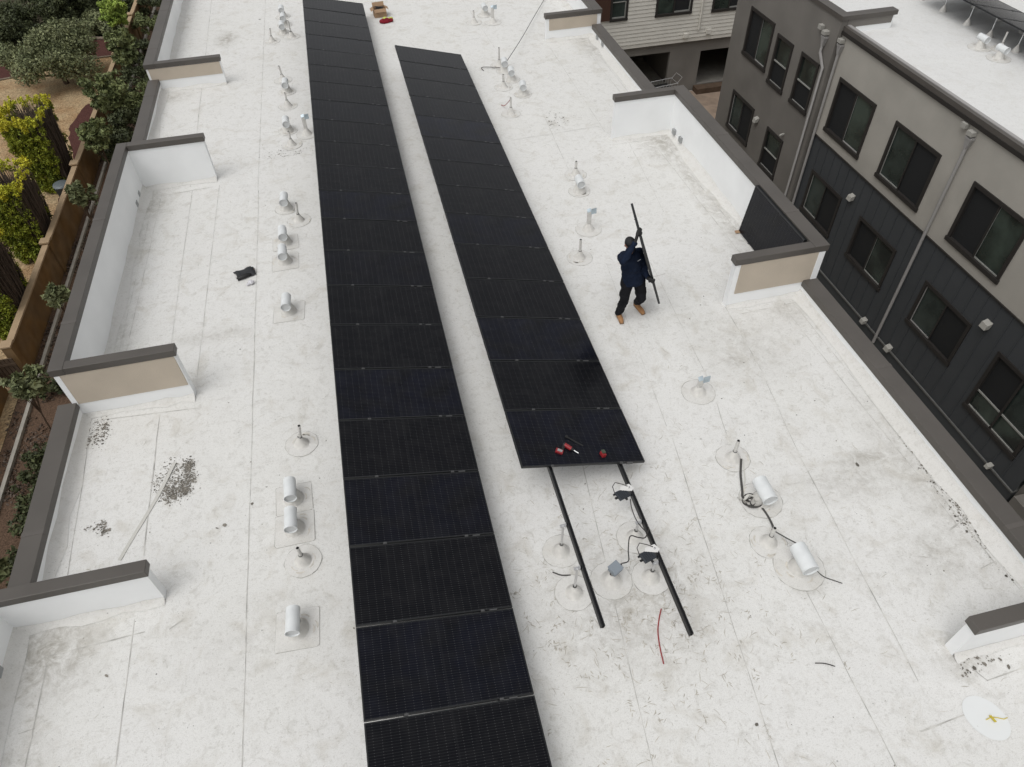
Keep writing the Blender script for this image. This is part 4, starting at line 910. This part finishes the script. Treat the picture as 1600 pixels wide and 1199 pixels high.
nbuild(MB().box((XT-.065, -30, .50), (XT-.042, YE-.012, .60)), 'gutter_lip', M_wframe)
nbuild(MB().box((XT+.062, -30, .45), (XT+.16, YE-.012, .735)), 'metal_edge', M_dspout)
nbuild(MB().box((XT+.17, -30, .3), (44, YF-.01, .50)).add([(XT+.16, -30, .715), (XT+.45, -30, .505), (XT+.45, YE, .505), (XT+.16, YE, .715)], [(0, 1, 2, 3)]), 'roof', M_roof2)
# recessed ground floor
nbuild(MB().box((XT+1.4, -17.1, G), (XT+1.6, YE, -6.1)).box((XT+.012, -17.1, -6.5), (XT+1.4, YE, -6.12)), 'recessed_ground_floor', M_siding)
nbuild(MB().box((XT+.1, -30, G), (XT+6, -17.12, -2.5)).box((XT-.25, -30, G), (XT+.1, -17.3, -5.85)), 'near_block', M_stucco_g)
for yy in (-7.8, -10.9, -14.0, -16.6): nbuild(MB().box((XT+.15, yy-.15, G), (XT+.45, yy+.15, -6.5)), 'column', M_stucco_g)
def window(mb_o, X, a, b, c, d, kind, idx):
    fr = MB(); t = .07; pr = .035
    fr.box((X-pr, a-.02, d-t), (X+.06, b+.02, d+.03)).box((X-pr-.02, a-.04, c-.04), (X+.06, b+.04, c+t)).box((X-pr, a-.02, c+t), (X+.06, a+t, d-t)).box((X-pr, b-t, c+t), (X+.06, b+.02, d-t))
    Fm = nbuild(fr, 'window', M_wframe)
    a2, b2, c2, d2 = a+t, b-t, c+t, d-t
    def pane(y0, y1, z0, z1, m, dx): nbuild(MB().box((X+dx, y0, z0), (X+dx+.012, y1, z1)), 'pane', m, Fm)
    def sash(pts, m=M_sash): 
        q = MB(); [q.box(*p) for p in pts]; nbuild(q, 'sash', m, Fm)
    g1, g2 = (M_screen, M_glass2) if idx % 2 == 0 else (M_glass, M_screen)
    if kind == 'h':
        mid = (a2+b2)/2
        pane(mid, b2, c2, d2, g1, .045); pane(a2, mid, c2, d2, g2, .03)
        s = .028
        y0, y1 = (a2, mid) if g2 is M_glass2 else (mid, b2)
        sash([((X+.012, y0, c2), (X+.028, y1, c2+s)), ((X+.012, y0, c2+s), (X+.028, y0+s*.7, d2)), ((X+.012, y1-s*.7, c2+s), (X+.028, y1, d2))], M_sash if idx % 3 else M_dspout)
        sash([((X-.01, mid-.02, c2), (X+.012, mid+.02, d2))], M_wframe)
    elif kind == 'v':
        mz = c2+(d2-c2)*.48
        pane(a2, b2, mz, d2, M_glass2, .03); pane(a2, b2, c2, mz, M_screen, .045)
        sash([((X+.0, a2, mz-.018), (X+.028, b2, mz+.018)), ((X+.012, a2, c2), (X+.028, b2, c2+.02))])
    else:
        mid = (a2+b2)/2; mz = c2+(d2-c2)*.32
        pane(mid, b2, mz, d2, M_screen, .045); pane(a2, mid, mz, d2, M_glass, .03); pane(mid, b2, c2, mz, M_glass2, .03); pane(a2, mid, c2, mz, M_glass2, .035)
        sash([((X+.0, a2, mz-.02), (X+.028, b2, mz+.02))]); sash([((X+.0, a2, c2), (X+.028, b2, c2+.025))]); sash([((X-.02, mid-.03, c2), (X-.002, mid+.03, d2))], M_wframe)
for i, wv in enumerate(WIN_U): window(None, XT, *wv, i)
for i, wv in enumerate(WIN_L): window(None, XT+.01, *wv, i+1)
for i, wv in enumerate(WIN_G): window(None, XG, *wv, i)
# downspouts with collector heads
def dspout(X, y, ztop, zbot, jog):
    m = MB(); pts = [(X-.07, y+jog, ztop-.2), (X-.07, y+jog, ztop-.42), (X-.06, y, ztop-.75), (X-.06, y, zbot)] if jog else [(X-.06, y, ztop-.2), (X-.06, y, zbot)]
    m.tube(pts, .042, 8); o = nbuild(m, 'downspout', M_dspout, smooth=True)
    h = MB(); h.add([(X-.12, y+jog-.09, ztop), (X, y+jog-.09, ztop), (X, y+jog+.09, ztop), (X-.12, y+jog+.09, ztop), (X-.10, y+jog-.04, ztop-.22), (X-.02, y+jog-.04, ztop-.22), (X-.02, y+jog+.04, ztop-.22), (X-.10, y+jog+.04, ztop-.22)],
                    [(0, 4, 5, 1), (1, 5, 6, 2), (2, 6, 7, 3), (3, 7, 4, 0), (4, 7, 6, 5)]); h.box((X-.13, y+jog-.10, ztop), (X, y+jog+.10, ztop+.05))
    nbuild(h, 'collector_head', M_dspout, o); s = MB(); s.box((X-.16, y+jog-.09, ztop+.10), (X, y+jog+.09, ztop+.20)); nbuild(s, 'scupper', M_ventc, o)
    s = MB(); s.box((X-.12, y+jog+.22, ztop+.14), (X, y+jog+.38, ztop+.26)); nbuild(s, 'scupper', M_ventc, o)
dspout(XG, -5.42, .24, -9.1, .3); dspout(XT, -5.74, .22, -6.3, .0); dspout(XT, -11.35, .22, -6.3, 0)
for (X, y, z, s) in ((XT, -8.31, -3.17, .09), (XT, -14.2, -3.1, .10), (XT, -17.0, -3.2, .09), (XG, -2.6, -3.47, .09), (XG, -4.35, -3.15, .03), (XT, -10.69, -6.0, .08), (XT, -11.95, -5.98, .09), (XT, -16.3, -6.0, .06)):
    nbuild(MB().add([(X-.03, y-s, z-s*.7), (X-.16, y-s, z-s*.9), (X-.16, y+s, z-s*.9), (X-.03, y+s, z-s*.7), (X-.0, y-s, z+s), (X-.13, y-s, z+s*.5), (X-.13, y+s, z+s*.5), (X-.0, y+s, z+s)],
                    [(0, 1, 2, 3), (4, 7, 6, 5), (0, 4, 5, 1), (1, 5, 6, 2), (2, 6, 7, 3), (3, 7, 4, 0)]), 'wall_vent', M_ventc)
# panels, posts and vents on its roof
first_nb = empty('mounting_rack', (18.2, -9, .5), label='thin white posts carrying the solar row on the neighbouring roof', cat='rack')
for yy in (-3.9, -4.92, -6.01, -6.95, -8.0, -9.1, -10.2):
    for dx, hh in ((.38, .52), (1.45, .28)):
        MB().cone((dx, yy+9, .12), (dx, yy+9, hh), .012, .012, 8).build('post', M_white, first_nb); MB().lathe([(.10, .0), (.09, .05), (.03, .16), (.014, .20)], (dx, yy+9, .0), 16).build('boot', M_boot, first_nb, smooth='full')
for s, zz in ((.40, .50), (1.47, .26)): MB().box((s-.02, -1.5, zz-.01), (s+.02, 7.2, zz+.04)).build('rail', M_rail, first_nb)
names = ['farthest solar panel of the neighbouring roof row, mostly out of frame', 'solar panel on the neighbouring roof at the top edge of the picture', 'neighbouring roof solar panel, second from the top edge', 'solar panel on the neighbouring roof at the right picture edge', 'nearest solar panel of the neighbouring roof row, cut by the right picture edge']
for k in range(5): place_panel(18.2, -4.2-PP*k, 1.2, .225, names[k], 'solar panels on the neighbouring roof')
for x, y, lab in ((17.86, -7.51, 'white hooded vent on the neighbouring roof, left of its pair'), (17.87, -8.25, 'white hooded vent on the neighbouring roof, right of its pair, with a thin pipe behind')):
    t = hood_vent(x, y, lab, None, pr=.30); t.location.z = .5
t = standpipe(18.3, -7.75, 'thin pipe on the neighbouring roof behind the two hooded vents', .46); t.location.z = .5
# ------------------------------------------------------------------ far building across the yard
fb = empty('siding_building', (17, 11.5, G), label='cream lap-sided building at the top with open dark garage bays below', cat='building')
fo = Vector((17, 11.5, G))
def fbuild(mb, name, m, parent=fb, **k):
    mb.v = [(x-fo.x, y-fo.y, z-fo.z) for x, y, z in mb.v]; return mb.build(name, m, parent, **k)
FW = [(14.12, 14.98, -4.95, -3.3), (16.52, 18.42, -4.98, -3.5), (19.58, 21.4, -5.06, -3.5)]
m = MB(); z = -6.25
while z < 2.2:
    z2 = z+.185; zm = z+.09
    xs = sorted({12.75, 30, *[h[0] for h in FW], *[h[1] for h in FW]})
    for i in range(len(xs)-1):
        cx = (xs[i]+xs[i+1])/2
        if any(h[0] < cx < h[1] and h[2] < zm < h[3] for h in FW): continue
        m.add([(xs[i], 11.475, z), (xs[i+1], 11.475, z), (xs[i+1], 11.5, z2), (xs[i], 11.5, z2)], [(0, 1, 2, 3)]); m.add([(xs[i], 11.5, z), (xs[i+1], 11.5, z), (xs[i+1], 11.475, z), (xs[i], 11.475, z)], [(0, 1, 2, 3)])
    z = z2
fbuild(m, 'lap_siding', M_lapsid)
fbuild(MB().box((10.0, 11.4, -6.25), (12.74, 11.9, 2.2)).box((12.75, 11.40, -4.92), (14.06, 11.474, 2.2)), 'brown_cladding', M_maroon)
fbuild(MB().box((10, 11.505, -6.45), (30, 11.9, -6.26)), 'soffit', M_lapsid)
for i, (a, b, c, d) in enumerate(FW):
    t = .07
    fr = MB(); fr.box((a-.03, 11.44, d-t), (b+.03, 11.56, d+.04)).box((a-.04, 11.42, c-.05), (b+.04, 11.56, c+t)).box((a-.03, 11.44, c+t), (a+t, 11.56, d-t)).box((b-t, 11.44, c+t), (b+.03, 11.56, d-t))
    Fm = fbuild(fr, 'window', M_wframe); mid = (a+b)/2
    if i: fbuild(MB().box((a+t, 11.53, c+t), (mid, 11.545, d-t)), 'pane', M_glass2, Fm); fbuild(MB().box((mid, 11.54, c+t), (b-t, 11.555, d-t)), 'pane', M_screen, Fm); fbuild(MB().box((mid-.03, 11.47, c+t), (mid+.03, 11.528, d-t)), 'mullion', M_wframe, Fm); fbuild(MB().box((mid+.03, 11.50, c+t), (b-t, 11.53, c+t+.06)).box((b-t-.05, 11.50, c+t+.06), (b-t, 11.53, d-t)), 'sash', M_sash, Fm)
    else: fbuild(MB().box((a+t, 11.54, c+t), (b-t, 11.555, d-t)), 'pane', M_glass, Fm); fbuild(MB().box((a+t, 11.50, c+t), (b-t, 11.53, c+t+.06)).box((b-t-.05, 11.50, c+t+.06), (b-t, 11.53, c+.8)), 'sash', M_sash, Fm); fbuild(MB().box((a+t, 11.5, c+.803), (b-t, 11.53, c+.84)), 'sash', M_sash, Fm)
fbuild(MB().tube([(18.98, 11.42, 2), (18.98, 11.42, -5.88)], .045, 8), 'downspout', M_lapsid, smooth=True)
fbuild(MB().box((18.2, 11.36, -6.2), (18.42, 11.47, -5.98)), 'vent_cover', M_lapsid); fbuild(MB().box((19.45, 11.36, -6.12), (19.67, 11.47, -5.9)), 'vent_cover', M_lapsid)
OP = [(13.2, 17.7, G, -6.95), (19.45, 22.5, G+.3, -7.1)]
m = MB(); xs = sorted({10, 30, *[o[0] for o in OP], *[o[1] for o in OP]}); zs = sorted({G, -6.45, *[o[2] for o in OP], *[o[3] for o in OP]})
for i in range(len(xs)-1):
    for j in range(len(zs)-1):
        cx, cz = (xs[i]+xs[i+1])/2, (zs[j]+zs[j+1])/2
        if not any(o[0] < cx < o[1] and o[2] < cz < o[3] for o in OP): m.box((xs[i], 11.7, zs[j]), (xs[i+1], 11.9, zs[j+1]))
fbuild(m, 'ground_floor_wall', M_stucco_g)
fbuild(MB().box((12.5, 16.5, G), (24, 16.6, -6.5)).box((12.5, 11.9, -6.6), (24, 16.5, -6.5)).box((12.4, 11.9, G), (12.5, 16.5, -6.5)).box((18.2, 11.9, G), (18.4, 16.5, -6.6)).box((24, 11.9, G), (24.1, 16.5, -6.5)), 'garage_interior', M_stucco_g)
fbuild(MB().box((10, 11.95, -6.2), (30, 24, 2.2)), 'building_core', M_lapsid)
MB().box((19.3, 11.1, G-.02), (22.6, 11.65, G+.28)).build('planter_step', mat('brown_brick', (.10, .07, .05), .9, .1, var=.2), None, label='low brown step below the right garage bay of the cream building', cat='step')
ca = empty('utility_cart', (17.25, 11.1, G), .15, label='pale wire utility cart standing in front of the garage bay', cat='cart')
m = MB()
for z in (.5, .9):
    m.tube([(-.7, -.35, z), (.7, -.35, z), (.7, .35, z), (-.7, .35, z), (-.7, -.35, z)], .02, 5)
for k in range(9): m.tube([(-.7+k*.175, -.35, .9), (-.7+k*.175, -.35, .5)], .009, 4); m.tube([(-.7+k*.175, -.35, .5), (-.7+k*.175, .35, .5)], .009, 4); m.tube([(-.7+k*.175, .35, .5), (-.7+k*.175, .35, .9)], .009, 4)
m.build('wire_basket', mat('pale_wire', (.42, .42, .42), .5), ca)
m = MB(); [m.tube([(a, b, .05), (a, b, .5)], .018, 6) for a in (-.65, .65) for b in (-.3, .3)]; m.build('legs', mat('pale_wire_2', (.42, .42, .42), .5), ca)
MB().tube([(.7, -.3, .9), (.95, -.3, 1.15), (.95, .3, 1.15), (.7, .3, .9)], .02, 6).build('handle', M_dspout, ca)
MB().box((-.5, -.25, .52), (.4, .25, .75)).build('load', M_toolblk, ca, bevel=.03)
# ------------------------------------------------------------------ the worker
def rcone(mb, a, b, ra, rb):
    mb.cone(a, b, ra, rb, 14); mb.ell(a, ra, ra, ra, 12, 8); mb.ell(b, rb, rb, rb, 12, 8)
def ring_loft(mb, secs, ax, n=18):
    """secs: (centre, half width, half depth); ax: unit vector of the width direction"""
    ax = Vector(ax).normalized(); V = []
    for i, (c, wx, dx) in enumerate(secs):
        c = Vector(c); d = (Vector(secs[min(i+1, len(secs)-1)][0])-Vector(secs[max(i-1, 0)][0])).normalized(); ay = d.cross(ax).normalized(); a2 = ay.cross(d).normalized()
        for k in range(n): t = 2*math.pi*k/n; V.append(c+a2*math.cos(t)*wx+ay*math.sin(t)*dx)
    m = len(secs); mb.add(V, [(i*n+k, i*n+(k+1) % n, (i+1)*n+(k+1) % n, (i+1)*n+k) for i in range(m-1) for k in range(n)]+[tuple(range(n-1, -1, -1)), tuple(range((m-1)*n, m*n))])
def organic(mb, name, m, parent, vox=.012, smooth=4, loc=None, fold=0.0, **k):
    o = mb.build(name, m, parent, smooth='full', **k)
    r = o.modifiers.new('r', 'REMESH'); r.mode = 'VOXEL'; r.voxel_size = vox; r.use_smooth_shade = True
    s = o.modifiers.new('s', 'SMOOTH'); s.iterations = smooth; s.factor = .5
    if fold:
        tx = bpy.data.textures.new(name, 'CLOUDS'); tx.noise_scale = .11; tx.noise_depth = 1; d = o.modifiers.new('d', 'DISPLACE'); d.texture = tx; d.strength = fold; d.mid_level = .5
    dg = bpy.context.evaluated_depsgraph_get(); dg.update()
    me = bpy.data.meshes.new_from_object(o.evaluated_get(dg)); me.materials.clear(); me.materials.append(m)
    o.modifiers.clear(); o.data = me; me.name = name; return o
PO = Vector((5.22, -15.0, 0))
def W(*p): return Vector(p)-PO
wk = bpy.data.objects
AX = Vector((1, .12, -.06)).normalized()     # width axis of the torso
pel, waist, chest, neck, head = W(5.20, -14.98, .86), W(5.17, -14.98, 1.02), W(5.11, -15.0, 1.30), W(5.07, -15.01, 1.47), W(5.035, -15.04, 1.655)
shR, shL = W(4.93, -15.02, 1.405), W(5.25, -14.96, 1.39)
elR, wrR, haR = W(4.86, -15.27, 1.50), W(5.06, -15.18, 1.76), W(5.16, -15.10, 1.79)
elL, wrL, haL = W(5.35, -14.98, 1.12), W(5.385, -15.14, .985), W(5.47, -15.14, .88)
hpR, hpL = W(5.10, -14.98, .84), W(5.31, -14.97, .83)
knR, anR = W(5.03, -15.10, .50), W(5.02, -14.96, .12)
knL, anL = W(5.345, -15.12, .50), W(5.415, -14.83, .17)
body = MB()
def build_body(mb, g, parts):
    if 'torso' in parts:
        ring_loft(mb, [(pel+Vector((0, 0, -.07)),   .190+g, .138+g), (pel+Vector((0, 0, .04)), .182+g, .132+g), (waist, .166+g, .112+g), (chest, .175+g, .115+g), (chest+Vector((-.01, 0, .10)), .165+g, .10+g), (neck-Vector((0, 0, .02)), .075+g, .07+g)], AX)
        rcone(mb, shR, chest+Vector((-.06, 0, .08)), .062+g, .08+g); rcone(mb, shL, chest+Vector((.07, 0, .06)), .062+g, .08+g)
    if 'armR' in parts: rcone(mb, shR, elR, .056+g, .045+g); rcone(mb, elR, wrR, .043+g, .030+g)
    if 'armL' in parts: rcone(mb, shL, elL, .056+g, .045+g); rcone(mb, elL, wrL, .043+g, .030+g)
    if 'hips' in parts: ring_loft(mb, [(pel+Vector((0, 0, -.10)), .15+g, .11+g), (pel, .165+g, .12+g), (pel+Vector((0, 0, .07)), .155+g, .115+g)], AX)
    if 'legs' in parts:
        for h, k_, a in ((hpR, knR, anR), (hpL, knL, anL)): rcone(mb, h, k_, .088+g, .060+g); rcone(mb, k_, a, .058+g, .042+g)
build_body(body, -.012, ('torso', 'armR', 'armL', 'hips', 'legs'))
rcone(body, neck-Vector((0, 0, .05)), head-Vector((0, 0, .06)), .055, .052)
fd = Vector((.10, -.93, -.35)).normalized()   # where the face points
sideh = fd.cross(Vector((0, 0, 1))).normalized(); uph = sideh.cross(fd)
rot = Matrix((sideh, -fd, uph)).transposed()
body.ell(head+uph*.015, .076, .095, .105, 18, 14, rot); body.ell(head-uph*.065+fd*.025, .052, .06, .05, 14, 10, rot)
body.cone(head+fd*.088+uph*.015, head+fd*.115-uph*.022, .008, .016, 8); body.ell(head+fd*.107-uph*.02, .018, .014, .013, 8, 6, rot)
for s in (-1, 1): body.ell(head+sideh*s*.078+fd*.0-uph*.01, .012, .022, .034, 8, 6, rot); body.ell(head+fd*.088+sideh*s*.032+uph*.035, .02, .01, .008, 8, 6, rot)
body.ell(head+fd*.095-uph*.055, .024, .012, .008, 8, 6, rot); body.ell(head+fd*.093-uph*.068, .02, .012, .008, 8, 6, rot)
wk = organic(body, 'person', M_skin, None, .0075, 3, label='worker in navy shirt, black trousers and tan boots carrying a solar panel edge-on', cat='person')
wk.location = PO
for s in (-1, 1): MB().ell(head+fd*.094+sideh*s*.031+uph*.018, .011, .007, .006, 8, 6, rot).build('eye', M_hair, wk, smooth='full')
h = MB(); h.ell(head+uph*.02-fd*.014, .081, .093, .098, 18, 12, rot); organic(h, 'hair', M_hair, wk, .01, 1)
shirt = MB(); build_body(shirt, .022, ('torso', 'armR', 'armL')); organic(shirt, 'shirt', M_navy, wk, .009, 3, fold=.05)
tr = MB(); build_body(tr, .024, ('hips', 'legs')); 
for k_, a in ((knR, anR), (knL, anL)): rcone(tr, a+(k_-a)*.28, a+(k_-a)*.02, .070, .076)
organic(tr, 'trousers', M_black, wk, .009, 2, fold=.05)
MB().ell(head+uph*.045-fd*.006, .086, .102, .078, 20, 12, rot).build('cap', M_cap, wk, smooth='full')
cap = [o for o in wk.children if o.name.startswith('cap')][0]
V = []
for k in range(13):
    a = math.radians(-62+k*124/12); V.append(head+uph*.038+fd*(.085*math.cos(a))+sideh*(.080*math.sin(a))); V.append(head+uph*(.022-.012*math.cos(a))+fd*(.150*math.cos(a)+.01)+sideh*(.076*math.sin(a)))
MB().add(V, [(2*i, 2*i+1, 2*i+3, 2*i+2) for i in range(12)]).build('brim', M_cap, cap)
arc = [head+uph*(.072+.016*math.sin(t))+fd*(.088-.01*math.sin(t))+sideh*(.030*math.cos(t)) for t in [math.pi*k/8 for k in range(9)]]
MB().tube(arc, .004, 6).build('cap_emblem', M_logo, cap)
# prints on the sleeve and chest
for c, s, m_ in ((shR+Vector((-.035, -.075, .035)), (.045, .02), 5), (chest+Vector((.085, -.135, .06)), (.028, .012), 3)):
    q = MB()
    for k in range(m_):
        p = c+Vector((random.uniform(-1, 1)*s[0], 0, random.uniform(-1, 1)*s[1])); q.obox(p, (s[0]*.35, 0, .006), (0, .002, .003), (.002, -.004, .006))
    q.build('pale_print', M_logo, wk)
def bootm(ank, toe, heelz, name):
    b = MB(); a = Vector(ank); t = Vector(toe); hd = Vector((t.x-a.x, t.y-a.y, 0)).normalized(); heel = Vector((a.x, a.y, 0))-hd*.05+Vector((0, 0, heelz))
    rcone(b, a+Vector((0, 0, .05)), Vector((a.x, a.y, heelz+.07)), .052, .052); rcone(b, heel+Vector((0, 0, .045)), t-hd*.06+Vector((0, 0, .045)), .042, .048); rcone(b, t-hd*.06+Vector((0, 0, .042)), t-hd*.02+Vector((0, 0, .036)), .048, .040)
    o = organic(b, 'boot', M_tanboot, wk, .008, 2)
    s = MB(); d = (t-heel).normalized(); sd_ = d.cross(Vector((0, 0, 1))).normalized(); n_ = sd_.cross(d)
    s.obox((heel+t)/2+n_*.008-d*.005, d*((t-heel).length/2+.02), sd_*.040, n_*.011); s.build('sole', M_sole, o, bevel=.01)
bootm(anR, W(5.01, -15.16, .012), .01, 'r'); bootm(anL, W(5.47, -15.02, .012), .05, 'l')
def hand(wr_, palm, dirv, nrm, tips, name):
    g = MB(); rcone(g, wr_, palm-dirv*.03, .027, .028)
    sd_ = dirv.cross(nrm).normalized()
    ring_loft(g, [(palm-dirv*.045, .030, .020), (palm, .042, .019), (palm+dirv*.035, .043, .016)], sd_)
    for k, (off, L) in enumerate(((-.033, .070), (-.011, .080), (.011, .075), (.032, .060))):
        b = palm+dirv*.035+sd_*off; p1 = b+dirv*L*.42+nrm*L*.12; p2 = p1+dirv*L*.12+nrm*L*.36; p3 = p2-dirv*L*.20+nrm*L*.20
        rcone(g, b, p1, .0105, .010); rcone(g, p1, p2, .010, .0092); rcone(g, p2, p3, .0092, .008)
    tb_ = palm-dirv*.015-sd_*.035; t1 = tb_-sd_*.028+dirv*.02+nrm*.015; t2_ = t1+dirv*.022+nrm*.03
    rcone(g, tb_, t1, .014, .012); rcone(g, t1, t2_, .012, .009)
    organic(g, 'glove', M_glove, wk, .005, 1)
# the carried panel: near long edge seen, width running away from the camera
pt, pb = Vector((5.125, -15.35, 1.83)), Vector((5.712, -15.10, .275))
ax_ = (pb-pt).normalized(); wdir = Vector((.16, .98, .12)); wdir = (wdir-ax_*wdir.dot(ax_)).normalized(); sc = (pb-pt).length/TW
cp_ = place_panel(0, 0, 0, 0, 'solar panel carried upright and edge-on by the worker', 'panels handled by the worker')
R = Matrix((ax_, -wdir, ax_.cross(-wdir))).transposed()
cp_.matrix_world = Matrix.Translation(pt+ax_.cross(-wdir)*.019) @ R.to_4x4() @ Matrix.Diagonal((sc, sc, 1, 1))
hR = pt+wdir*.27-PO; hL = pt+(pb-pt)*.55-PO
hand(wrR, hR+Vector((-.03, -.03, .02)), (hR-wrR).normalized(), Vector((.2, .9, -.2)).normalized(), None, 'r')
hand(wrL, hL+Vector((-.04, -.03, .01)), (hL-wrL+Vector((.02, 0, -.03))).normalized(), Vector((.3, .9, .1)).normalized(), None, 'l')
